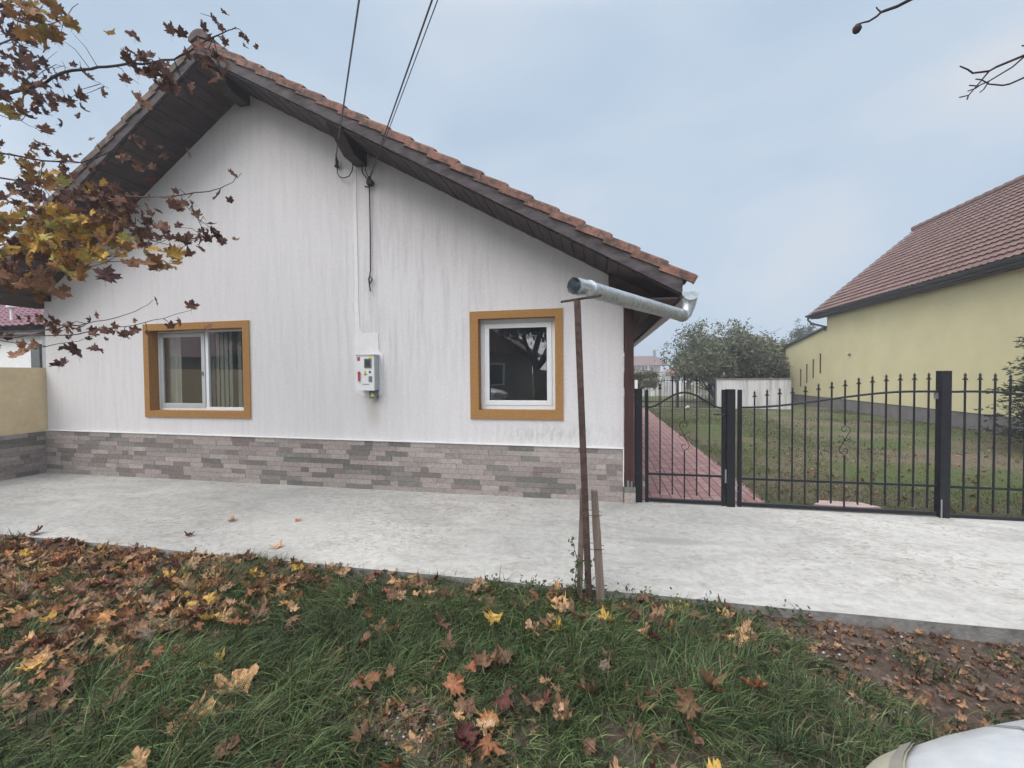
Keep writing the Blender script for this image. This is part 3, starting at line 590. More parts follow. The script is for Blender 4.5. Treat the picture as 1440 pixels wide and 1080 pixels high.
def scroll(parent, x, z0, z1, flip=1):
    """S shaped scroll between two picket ends, with four small curls at its waist"""
    mb = MB(); zm = (z0 + z1) / 2; h = (z1 - z0) / 2; r = .055
    def mir(pts): return [(x + (p[0] - x) * flip, p[1], p[2]) for p in pts]
    up_ = [(x, FNY, zm), (x - .025, FNY, zm + h * .3), (x - r, FNY, zm + h * .60)] + spiral(x - .0, z1 - .052, r, .012, math.pi * 1.0, -math.pi * .9)
    dn = [(2 * x - p[0], p[1], 2 * zm - p[2]) for p in up_]
    mb.tube(mir(up_), .004, 5); mb.tube(mir(dn), .004, 5)
    for sx in (-1, 1):
        for sz in (-1, 1):
            c = spiral(x + sx * .045, zm + sz * .028 + (.02 if sx * flip * sz > 0 else 0), .022, .007, math.pi * (0 if sx < 0 else 1), math.pi * (0 if sx < 0 else 1) + sx * sz * 4.6, 10)
            mb.tube([(x, FNY, zm + sz * .008)] + c, .003, 5)
    mb.tube([(x, FNY - .006, zm), (x, FNY + .006, zm)], .012, 8)
    mb.build('scroll', M['iron'], parent)
def box_thing(mbx): return mbx
def gpost(x0, x1, zt, label, foot=0):
    t = empty('gate_post', ((x0 + x1) / 2, 5.5, 0), label, 'gate post', 'square posts of the iron fence')
    mb = MB(); mb.box(x0, x1, 5.455, 5.545, -.1, zt); mb.build('shaft', M['iron'], t, bevel=.003)
    mb = MB(); mb.box(x0 - .001, x1 + .001, 5.454, 5.546, zt - .0, zt + .004); mb.build('cap', M['iron'], t)
    return t
gpost(.402, .492, 1.402, 'black iron gate post right beside the house corner')
g2 = gpost(1.457, 1.548, 1.395, 'black iron post between the small garden gate and the wide gate leaf')
mb = MB(); mb.box(1.44, 1.456, 5.47, 5.50, .28, .44); mb.build('hinge', M['steel'], g2)
g3 = gpost(3.597, 3.69, 1.594, 'tall black iron post at the right end of the wide gate leaf')
mb = MB(); mb.box(3.571, 3.597, 5.50, 5.53, 1.29, 1.37); mb.build('latch_plate', M['steel'], g3)
mb = MB(); mb.tube([(3.607, 5.45, -.02), (3.607, 5.45, .2)], .007, 6); mb.build('drop_bolt', M['steel'], g3)
# garden gate
gg = empty('garden_gate', (.98, FNY, 0), 'narrow black iron garden gate with arched top rail and one scroll', 'gate')
mb = MB(); mb.box(.528, .568, FNY - .02, FNY + .02, -.0, 1.394); mb.box(1.408, 1.448, FNY - .02, FNY + .02, .0, 1.394); mb.box(.568, 1.408, FNY - .02, FNY + .02, .012, .052); mb.build('frame', M['iron'], gg, bevel=.003)
mb = MB(); mb.tube([(.568 + .84 * u, FNY, 1.175 + .185 * (math.sin(math.pi * u) ** 1.7)) for u in [i / 24 for i in range(25)]], .012, 8); mb.build('arched_rail', M['iron'], gg)
mb = MB(); mb.bar((.568, FNY, .352), (1.408, FNY, .352), .02, .024); mb.build('lower_rail', M['iron'], gg)
for i, (x, z) in enumerate(((.705, 1.48), (.848, 1.575), (.988, 1.59), (1.128, 1.57), (1.272, 1.48))):
    picket(gg, x, .05 if i == 2 else .105, z, gap=(.656, 1.012) if i == 2 else None)
scroll(gg, .988, .656, 1.012, 1)
mb = MB(); mb.box(1.398, 1.452, FNY - .035, FNY - .02, .93, 1.17); lk = mb.build('lock_case', M['iron'], gg, bevel=.003)
mb = MB(); mb.tube([(1.425, FNY - .035, 1.1), (1.425, FNY - .07, 1.1), (1.30, FNY - .07, 1.105)], .008, 8); mb.build('handle', M['iron'], lk)
mb = MB(); mb.box(.50, .528, FNY - .01, FNY + .01, .19, .25); mb.build('hinge', M['steel'], gg)
# wide gate leaf
wg = empty('driveway_gate', (2.6, FNY, 0), 'wide black iron gate leaf with spear pickets and a top rail rising to the right', 'gate')
def ztop(x): u = min(1, max(0, (x - 1.64) / 1.75)); return 1.183 + .19 * (u * u * (3 - 2 * u))
mb = MB(); mb.box(1.584, 1.627, FNY - .02, FNY + .02, .0, 1.394); mb.box(1.627, 3.59, FNY - .02, FNY + .02, .012, .052); mb.build('frame', M['iron'], wg, bevel=.003)
mb = MB(); mb.tube([(1.627 + 1.965 * i / 24, FNY, ztop(1.627 + 1.965 * i / 24)) for i in range(25)], .012, 8); mb.build('curved_rail', M['iron'], wg)
mb = MB(); mb.bar((1.627, FNY, .335), (3.595, FNY, .338), .02, .024); mb.build('lower_rail', M['iron'], wg)
tips = [1.385, 1.401, 1.418, 1.43, 1.445, 1.47, 1.49, 1.512, 1.535, 1.552, 1.567, 1.575, 1.58, 1.583]
for i, zt in enumerate(tips):
    picket(wg, 1.766 + i * .1338, .05 if i == 7 else .09, zt, gap=(.65, .99) if i == 7 else None)
scroll(wg, 1.766 + 7 * .1338, .65, .99, -1)
mb = MB(); mb.box(1.556, 1.584, FNY - .01, FNY + .01, .17, .2); mb.box(1.556, 1.584, FNY - .01, FNY + .01, .24, .27); mb.build('hinge', M['steel'], wg)
# fence bay to the right, running out of the picture
fp = empty('fence_panel', (4.7, FNY, 0), 'black iron fence bay right of the tall post, its top rail sinking to the right', 'fence')
def zt2(x): return ztop(1.64 + (5.65 - x)) if x > 3.8 else 1.37
mb = MB(); mb.box(3.69, 5.65, FNY - .02, FNY + .02, .0, .035); mb.box(5.65, 5.69, FNY - .02, FNY + .02, 0, 1.39); mb.build('frame', M['iron'], fp, bevel=.003)
mb = MB(); mb.tube([(3.69 + 1.96 * i / 24, FNY, zt2(3.69 + 1.96 * i / 24)) for i in range(25)], .012, 8); mb.build('curved_rail', M['iron'], fp)
mb = MB(); mb.bar((3.69, FNY, .335), (5.65, FNY, .325), .02, .024); mb.build('lower_rail', M['iron'], fp)
for i in range(14): picket(fp, 3.838 + i * .1338, .07, zt2(3.838 + i * .1338) + .205)
gpost(5.70, 5.79, 1.5, 'black iron post beyond the right end of the fence bay')

# ---------------------------------------------------------------- left: street wall and the purple roofed outbuilding
lw = empty('street_wall', (-9.4, 4.0, 0), 'beige rendered wall with stone look base meeting the left corner of the white house', 'wall')
mb = MB(); mb.box(-9.5, -9.215, 1.0, FY + .02, .0, 1.772); mb.build('render', M['beige'], lw)
mb = MB()
def pl3(mb, a, b, f0, f1, d): mb.add([(-9.19 + d, a, .70 * f0), (-9.19 + d, b, .7 * f0), (-9.19 + d, b, .7 * f1), (-9.19 + d, a, .7 * f1), (-9.21, a, .7 * f0), (-9.21, b, .7 * f0), (-9.21, b, .7 * f1), (-9.21, a, .7 * f1)], [(0, 1, 2, 3), (3, 2, 6, 7), (0, 4, 5, 1), (0, 3, 7, 4), (1, 5, 6, 2)])
clad_rows(mb, 1.0, FY - .035, None, rn, pl3); mb.build('cladding', M['cladding'], lw, fix=True)
ob = empty('outbuilding', (-17, 10, 0), 'small white outbuilding with magenta metal tile roof behind the beige wall', 'outbuilding')
mb = MB(); mb.box(-22, -15.3, 9.0, 13, -.1, 2.86); mb.build('wall', M['white'], ob)
mb = MB(); tiles(mb, (-22.5, 12.2, 4.45), (0, -1, -.43), (1, 0, 0), 10, .35, 30, .245, .04, .03, 4)
orf = mb.build('roof', M['purple'], ob, smooth=False, fix=False)
mb = MB(); mb.prism([(8.75, 2.8), (12.2, 4.3), (13.4, 3.8), (13.4, 2.8)], 'x', -22.4, -15.2); mb.build('roof_deck', M['darkwood'], orf)
mb = MB(); mb.tube([(-17.5, 9.6, 3.3), (-17.5, 9.6, 3.72)], .035, 8); mb.grid(lambda u, v: (-17.5 + .11 * math.sin(math.pi * v) * math.cos(2 * math.pi * u), 9.6 + .11 * math.sin(math.pi * v) * math.sin(2 * math.pi * u), 3.76 + .07 * math.cos(math.pi * v)), 12, 8); mb.build('roof_vent', M['white'], orf)
mb = MB(); mb.box(-15.6, -15.28, 8.93, 8.99, 1.2, 2.55); mb.build('window', M['screen'], ob)

# ---------------------------------------------------------------- yellow house on the right
yh = empty('yellow_house', (11, 16, 0), 'long pale yellow house with red-brown tile roof beyond the iron fence', 'house')
YX = 9.8
mb = MB(); mb.add([(YX, 6, .44), (YX, 21.44, .44), (YX, 21.44, 4.25), (YX, 6, 4.25)], [(0, 3, 2, 1)])
mb.add([(YX, 21.44, .44), (YX + 8, 21.44, .44), (YX + 8, 21.44, 4.2), (13.6, 21.44, 7.6), (YX, 21.44, 4.25)], [(0, 1, 2, 3, 4)])
mb.add([(YX, 6, .44), (YX + 8, 6, .44), (YX + 8, 6, 4.2), (13.6, 6, 7.6), (YX, 6, 4.25)], [(4, 3, 2, 1, 0)])
yw = mb.build('wall', M['yellow'], yh, fix=False)
mb = MB(); mb.box(YX - .02, YX + .3, 6, 26.5, -.2, .44); mb.build('plinth', M['plinth'], yh)
mb = MB(); mb.box(YX - .03, YX, 6, 26.5, .44, .452); mb.build('drip_trim', M['gutterdark'], yh)
an_top = lambda y: 3.53 - (y - 21.44) * .143
mb = MB()
slits = [(23.95, .852, 1.741), (23.3, 1.044, 1.972), (22.66, 1.286, 2.19), (21.99, 1.52, 2.427)]
mb = MB(); ys = [21.441]
ed = sorted([21.441, 26.5] + [s[0] - .07 for s in slits] + [s[0] + .07 for s in slits])
for a, b in zip(ed[:-1], ed[1:]):
    s_ = next((s for s in slits if abs((a + b) / 2 - s[0]) < .05), None)
    def q(z0, za, zb): mb.add([(YX, a, z0), (YX, b, z0), (YX, b, zb), (YX, a, za)], [(0, 3, 2, 1)])
    if s_: q(.44, s_[1], s_[1]); q(s_[2], an_top(a), an_top(b))
    else: q(.44, an_top(a), an_top(b))
mb.add([(YX, 26.5, .44), (YX + 7, 26.5, .44), (YX + 7, 26.5, an_top(26.5)), (YX, 26.5, an_top(26.5))], [(0, 1, 2, 3)])
mb.build('annex_wall', M['yellow'], yh, fix=False)
for s in slits:
    mb = MB(); y0, y1 = s[0] - .07, s[0] + .07
    mb.add([(YX, y0, s[1]), (YX, y1, s[1]), (YX, y1, s[2]), (YX, y0, s[2]), (YX + .12, y0, s[1]), (YX + .12, y1, s[1]), (YX + .12, y1, s[2]), (YX + .12, y0, s[2])], [(4, 5, 6, 7), (0, 4, 7, 3), (1, 2, 6, 5), (0, 1, 5, 4), (3, 7, 6, 2)])
    mb.build('slit_window', noisy('brown_slit', (.10, .085, .05), .1, 10), yh, fix=False)
mb = MB(); mb.prism([(21.44, an_top(21.44) + .0), (26.62, an_top(26.62) + .0), (26.62, an_top(26.62) + .09), (21.44, an_top(21.44) + .09)], 'x', YX - .1, YX + 7.2); lab(mb.build('annex_roof', M['gutterdark'], yh), 'low sloping dark roof edge of the annex')
EX, EZ, RX_, RZ_ = 9.42, 4.22, 13.6, 7.84
dY = Vector((EX - RX_, 0, EZ - RZ_)); sl = dY.length
mb = MB(); mb.prism([(EX + .02, EZ - .03), (RX_, RZ_ - .1), (RX_ * 2 - EX, EZ - .1), (RX_ * 2 - EX, EZ - .25), (RX_, RZ_ - .28), (EX + .15, EZ - .08)], 'y', 5.6, 22.25)
yr = mb.build('roof', M['darkwood'], yh)
mb = MB(); tiles(mb, (RX_, 5.5, RZ_), dY, (0, 1, 0), 19, sl / 19, 76, .22, .028, .045, 5); dY2 = Vector((RX_ - EX, 0, EZ - RZ_)); tiles(mb, (RX_, 5.5, RZ_), dY2, (0, 1, 0), 19, sl / 19, 76, .22, .028, .045, 3)
mb.build('tile_field', M['tile2'], yr, fix=False)
mb = MB()
for i in range(42): mb.tube([(RX_, 5.5 + i * .4, RZ_ + .03), (RX_, 5.5 + i * .4 + .42, RZ_ + .045)], [.12, .14], 10)
mb.build('ridge_tiles', M['tile2'], yr)
mb = MB(); mb.box(EX + .05, YX, 5.7, 22.2, EZ - .20, EZ - .16); mb.build('eave_soffit', M['darkwood'], yh)
mb = MB(); mb.grid(lambda u, v: (EX - .07 + .075 * math.cos(math.pi + math.pi * v), 5.6 + 16.7 * u, EZ - .03 + .075 * math.sin(math.pi + math.pi * v)), 30, 10); mb.box(EX, EX + .03, 5.6, 22.28, EZ - .17, EZ + .01); ygt = mb.build('gutter', M['gutterdark'], yh, fix=False, smooth=False)
mb = MB(); mb.tube([(EX - .07, 22.15, EZ - .08), (EX - .07, 22.14, EZ - .25), (EX + .02, 22.0, EZ - .42), (YX - .06, 21.5, EZ - .62), (YX - .05, 21.45, EZ - .8), (YX - .05, 21.5, 3.55)], .045, 10); mb.build('downpipe', M['gutterdark'], ygt, smooth=True)
mb = MB(); mb.tube([(YX - .05, 19.6, 2.28), (YX - .0, 19.6, 2.28)], .04, 8); mb.box(YX - .07, YX - .03, 19.55, 19.65, 2.22, 2.3); mb.build('wall_lamp', M['greyplastic'], yh)

# ---------------------------------------------------------------- back of the garden
cw = empty('garden_wall', (6.5, 20.4, 0), 'stained white concrete wall with dark coping at the back of the garden', 'wall')
mb = MB(); mb.box(5.0, 7.95, 20.3, 20.5, -.1, 1.29); mb.build('panel', M['concwall'], cw)
mb = MB(); mb.box(4.95, 8.0, 20.26, 20.54, 1.293, 1.33); mb.build('coping', M['plinth'], cw)
wp = MB(); wp.box(1.50, 1.62, 20.2, 20.35, -.1, 1.28); tag(wp.build('fence_pillar', M['white']), 'slim white pillar at the far end of the paver path', 'pillar')
bf = empty('garden_fence', (3.3, 20.3, 0), 'black iron fence with arched top closing the far end of the lawn', 'fence')
mb = MB(); mb.tube([(1.8 + 3.15 * i / 20, 20.3, 1.10 + .17 * math.sin(math.pi * i / 20)) for i in range(21)], .016, 6); mb.bar((1.8, 20.3, .30), (4.95, 20.3, .30), .03, .03); mb.bar((1.8, 20.3, .06), (4.95, 20.3, .06), .03, .03); mb.build('rails', M['iron'], bf)
for i in range(25):
    x = 1.92 + i * .124; mb = MB(); zt = 1.10 + .17 * math.sin(math.pi * (x - 1.8) / 3.15) + .13; mb.box(x - .008, x + .008, 20.292, 20.308, .08, zt - .07); finial(mb, x, 20.3, zt, .9); mb.build('picket', M['iron'], bf)
for x in (3.35, 4.9): mb = MB(); mb.box(x - .04, x + .04, 20.26, 20.34, 0, 1.25); mb.build('post', M['iron'], bf)
mb = MB(); 
for (x, y, s_) in ((3.72, 19.9, .085), (3.62, 19.85, .05)): mb.grid(lambda u, v: (x + s_ * math.sin(math.pi * v) * math.cos(6.283 * u), y + s_ * math.sin(math.pi * v) * math.sin(6.283 * u), .02 + s_ * .8 + s_ * .8 * math.cos(math.pi * v) + .03 * mnoise.noise(Vector((u * 6, v * 5, 1)))), 10, 7)
tag(mb.build('garden_stone', M['stone']), 'whitish stone lying at the foot of the far iron fence', 'stone')
# low kerb of the lawn end
mb = MB(); mb.box(2.0, 4.9, 20.0, 20.15, -.05, .03); tag(mb.build('kerb_strip', M['plinth']), kind='structure')
# white panel fence behind
wf = empty('panel_fence', (4, 31, 0), 'low white concrete panel fence across the neighbouring lawn', 'fence')
mb = MB(); mb.box(-2, 5.6, 31, 31.1, -.1, .98); mb.build('panel', M['concwall'], wf)
for i in range(5): mb = MB(); mb.box(-2 + i * 1.8, -1.85 + i * 1.8, 30.95, 31.15, -.1, 1.05); mb.build('post', M['white'], wf)
pf = empty('picket_fence', (7, 30, 0), 'white paling fence with tall slats left of the stained garden wall', 'fence')
for i in range(9): mb = MB(); mb.box(5.6 + i * .42, 5.76 + i * .42, 28 - i * .3, 28.05 - i * .3, -.1, 1.32); mb.build('pale', M['white'], pf)
mb = MB(); mb.bar((5.5, 28.1, .3), (9.2, 25.6, .3), .05, .08); mb.bar((5.5, 28.1, 1.0), (9.2, 25.6, 1.0), .05, .08); mb.build('rail', M['white'], pf)
# far houses
fh = empty('far_house', (9, 110, 0), 'distant brown-roofed two-storey house left of the fruit tree', 'house')
HB = noisy('tan_render', (.32, .26, .21), .1, 1)
mb = MB(); mb.box(-6, 14.5, 111, 119, -.2, 3.7); mb.build('wall', HB, fh)
mb = MB(); mb.prism([(109.6, 3.5), (115, 6.0), (120.4, 3.5)], 'x', -7, 13.6)
mb.add([(13.6, 109.6, 3.5), (13.6, 115, 6.0), (13.6, 120.4, 3.5), (16.2, 109.6, 3.5), (16.2, 120.4, 3.5)], [(0, 3, 1), (1, 3, 4), (1, 4, 2), (0, 2, 4, 3)]); frf = mb.build('roof', M['tile2'], fh)
mb = MB(); mb.box(12.9, 13.5, 113, 113.6, 5.6, 7.4); mb.build('chimney', M['plinth'], frf)
for k in range(5):
    mb = MB(); mb.box(3.4 + k * 2.1, 4.4 + k * 2.1, 110.9, 110.99, 1.9, 3.2); w_ = mb.build('window', M['white'], fh)
    mb = MB(); mb.box(3.55 + k * 2.1, 4.25 + k * 2.1, 110.85, 110.89, 2.0, 3.1); mb.build('pane', M['screen'], w_)
mb = MB(); mb.box(2, 14.4, 109.7, 110.3, 1.35, 1.5); mb.box(14.2, 14.4, 109.7, 109.9, -.2, 3.5); mb.box(11.2, 11.4, 109.7, 109.9, -.2, 3.5); mb.build('balcony', M['white'], fh)
sh = empty('far_bungalow', (11, 60, 0), 'distant small white house with red hipped roof behind the fruit tree', 'house')
mb = MB(); mb.box(8.9, 14, 60, 64, -.2, 1.62); mb.build('wall', M['white'], sh)
mb = MB(); mb.add([(8.3, 59.4, 1.58), (14.6, 59.4, 1.58), (14.6, 64.6, 1.58), (8.3, 64.6, 1.58), (10.4, 62, 2.75), (12.5, 62, 2.75)], [(0, 1, 5, 4), (1, 2, 5), (2, 3, 4, 5), (3, 0, 4), (0, 3, 2, 1)]); mb.build('roof', noisy('faded_red_tile', (.24, .12, .10), .15, 3), sh)
for k in range(2): mb = MB(); mb.box(9.6 + k * 1.6, 10.2 + k * 1.6, 59.9, 59.99, .3, 1.2); mb.build('window', M['screen'], sh)
sh2 = empty('far_cottage', (17, 52, 0), 'distant pinkish gabled cottage half hidden behind the fruit tree', 'house')
mb = MB(); mb.box(11.6, 15.4, 52, 57, -.2, 1.9); mb.build('wall', noisy('pink_render', (.48, .33, .29), .1, 1), sh2)
mb = MB(); mb.prism([(11.2, 1.85), (13.5, 3.2), (15.8, 1.85)], 'y', 51.6, 57.4); mb.build('roof', noisy('salmon_tile', (.36, .2, .17), .12, 3), sh2)

# ---------------------------------------------------------------- trees
def quadsphere_leaves(centers, n_per, spread, size, cols, seed, aspect=.6):
    r = np.random.default_rng(seed); k = len(centers); N = k * n_per
    c = np.repeat(np.array(centers), n_per, 0) + r.normal(0, 1, (N, 3)) * spread
    a = r.normal(0, 1, (N, 3)); a /= np.linalg.norm(a, axis=1)[:, None]; b = np.cross(a, r.normal(0, 1, (N, 3))); b /= np.linalg.norm(b, axis=1)[:, None]
    s = size * r.uniform(.6, 1.3, (N, 1)); V = np.stack([c - a * s, c + b * s * aspect * .6 - a * s * .1, c + a * s, c - b * s * aspect * .6 - a * s * .1], 1).reshape(-1, 3)
    F = np.arange(N * 4).reshape(-1, 4); cl = np.array(cols)[r.integers(0, len(cols), N)] * r.uniform(.75, 1.25, (N, 1)); return V, F, np.repeat(cl, 4, 0)
def tree(name, base, H, W, label, cat='tree', seed=1, cols=((.06, .08, .035),), n_leaf=26, lsize=.06, spread=.16, levels=4, trunk_r=.09, group=None, bark='bark', lean=0, first=.28, up=.55, mat='green_leaf', multi=1):
    rr = random.Random(seed); t = empty(name, base, label, cat, group); mb = MB(); ends = []
    def grow(p, d, ln, r, lv):
        n = 4; pts = [p]; q = p.copy(); dd = d.copy()
        for i in range(n):
            dd = (dd + Vector((rr.gauss(0, .14), rr.gauss(0, .14), rr.gauss(0, .08) + .03))).normalized(); q = q + dd * ln / n; pts.append(q.copy())
            if lv <= 1 and i >= 1: ends.append(tuple(q))
        mb.tube(pts, [r * (1 - .45 * i / n) for i in range(n + 1)], 6 if lv > 2 else 4, cap=False)
        if lv <= 0: ends.append(tuple(q)); return
        for k in range(rr.choice((3, 3, 4)) if lv > 1 else 3):
            s = rr.uniform(.35, 1.); o = pts[max(1, min(n, round(s * n)))]
            ang = rr.uniform(0, 6.28); sp = rr.uniform(.45, .95)
            nd = (dd * (1 - sp * .35) + Vector((math.cos(ang) * sp * W / H * 1.5, math.sin(ang) * sp * W / H * 1.5, up * rr.uniform(-.15, .7)))).normalized()
            grow(o, nd, ln * rr.uniform(.6, .82), r * .55, lv - 1)
    for q_ in range(multi):
        aa = q_ * 2.4 + rr.uniform(-.3, .3); sp_ = 0 if multi == 1 else rr.uniform(.25, 1.25)
        grow(Vector((0, 0, 0)), Vector((lean + sp_ * math.cos(aa), sp_ * math.sin(aa), 1)).normalized(), H * first * (1 - .15 * sp_), trunk_r, levels)
    V = np.array(mb.v); E_ = np.array(ends); sx = W / (E_[:, :2].max(0) - E_[:, :2].min(0)).mean(); sz = H / E_[:, 2].max()
    f = np.array((sx, sx, sz)); B0 = np.array(base); mb.v = [tuple(v) for v in V * np.array((1, 1, 1)) * f + B0]; E_ = E_ * f + B0; E_ = E_[E_[:, 2] > base[2] + (.27 * H if multi > 5 else 0)]
    if multi > 5:      # rounded dome: pull in the tallest shoots at the rim and fill the middle
        rq = np.random.default_rng(seed); nf = 170; aa = rq.uniform(0, 6.28, nf); rr_ = np.sqrt(rq.random(nf)) * W * .46; ex = np.stack([B0[0] + rr_ * np.cos(aa), B0[1] + rr_ * np.sin(aa), B0[2] + H * rq.uniform(.38, .93, nf)], 1)
        E_ = np.concatenate([E_, ex]); r2_ = ((E_[:, 0] - B0[0]) ** 2 + (E_[:, 1] - B0[1]) ** 2) / (W * .5) ** 2; top = B0[2] + H * (.97 - .42 * np.clip(r2_, 0, 1.2)); over = E_[:, 2] > top; E_[over, 2] = (top - rq.uniform(0, .5, len(top)))[over]
    mb.build('trunk', M[bark], t, smooth=True, fix=False)
    if n_leaf:
        V, F, cl = quadsphere_leaves(E_, n_leaf, spread, lsize, cols, seed); npmesh('crown', V, F, cl, M[mat], t, smooth=False)
    return t, E_
GR1 = ((.08, .10, .06), (.12, .14, .085), (.055, .07, .045), (.15, .16, .11), (.17, .14, .09))

tree('fruit_tree', (5.95, 24, -.05), 4.6, 6.2, 'broad grey-green fruit tree standing behind the stained garden wall', seed=12, cols=GR1, n_leaf=13, lsize=.10, spread=.17, first=.36, trunk_r=.045, up=1.0, levels=3, multi=11, group='trees behind the garden')
tree('fruit_tree', (8.7, 27, -.05), 3.9, 4.2, 'smaller darker tree between the fruit tree and the yellow annex', seed=5, cols=GR1, n_leaf=16, lsize=.10, spread=.18, first=.34, trunk_r=.04, up=1.0, levels=3, multi=7, group='trees behind the garden')
tree('tall_tree', (15.0, 38, -.1), 6.0, 4.0, 'thin upright tree rising behind the annex roof of the yellow house', seed=8, cols=((.07, .085, .06),), n_leaf=9, lsize=.08, spread=.12, first=.3, trunk_r=.1, group='trees behind the garden')
tree('dark_shrub', (9.3, 28, -.05), 2.6, 3.2, 'dark green shrub behind the right end of the stained garden wall', 'shrub', seed=9, cols=((.02, .032, .02),), n_leaf=70, lsize=.07, spread=.2, first=.2, trunk_r=.06, up=.9)
tree('garden_shrub', (2.0, 25.5, -.05), 1.75, 2.8, 'olive green shrub beyond the far iron fence next to the house corner', 'shrub', seed=21, cols=((.07, .07, .035), (.1, .09, .05)), n_leaf=22, lsize=.05, spread=.12, first=.2, trunk_r=.05)
tree('bare_shrub', (8.2, 44, -.1), 2.6, 4.5, 'leafless brownish shrub in front of the distant houses', 'shrub', seed=31, cols=((.12, .09, .07),), n_leaf=5, lsize=.06, spread=.2, first=.2, trunk_r=.05)
# conifer at the right edge
cf = empty('conifer', (8.75, 10, -.05), 'dark green conifer with feathery drooping sprays at the right edge of the lawn', 'tree')
mb = MB(); mb.tube([(8.75, 10, -.05), (8.75, 10, 1.5), (8.75, 10, 3.1)], [.07, .05, .01], 8); mb.build('trunk', M['bark'], cf, smooth=True)
r_ = np.random.default_rng(4); Vs = []; cs = []
for i in range(620):
    h = .1 + 2.9 * r_.random() ** 1.1; rad = 1.3 * (1 - h / 3.25) ** .75 * r_.uniform(.5, 1.08) + .1; an = r_.uniform(0, 6.283); d = np.array((math.cos(an), math.sin(an), 0)); p = np.array((8.75, 10, h + .1))
    col = np.array(((.022, .035, .018), (.035, .05, .026), (.016, .026, .015))[i % 3])
    for j in range(16):
        t = (j + 1) / 16; c = p + d * rad * t + np.array((0, 0, .18 * t - .2 * t * t + .03 * r_.normal()))
        for k in range(5):
            q = d * r_.uniform(.3, 1) + r_.normal(0, .55, 3); q[2] *= .5; q /= np.linalg.norm(q); L = .085 * r_.uniform(.6, 1.5); w = np.cross(q, r_.normal(0, 1, 3)); w /= np.linalg.norm(w)
            Vs += [c, c + q * L * .5 + w * .009, c + q * L, c + q * L * .5 - w * .009]; cs += [col * r_.uniform(.7, 1.4)] * 4
npmesh('crown', np.array(Vs), np.arange(len(Vs)).reshape(-1, 4), np.array(cs), M['green_leaf'], cf, smooth=False)

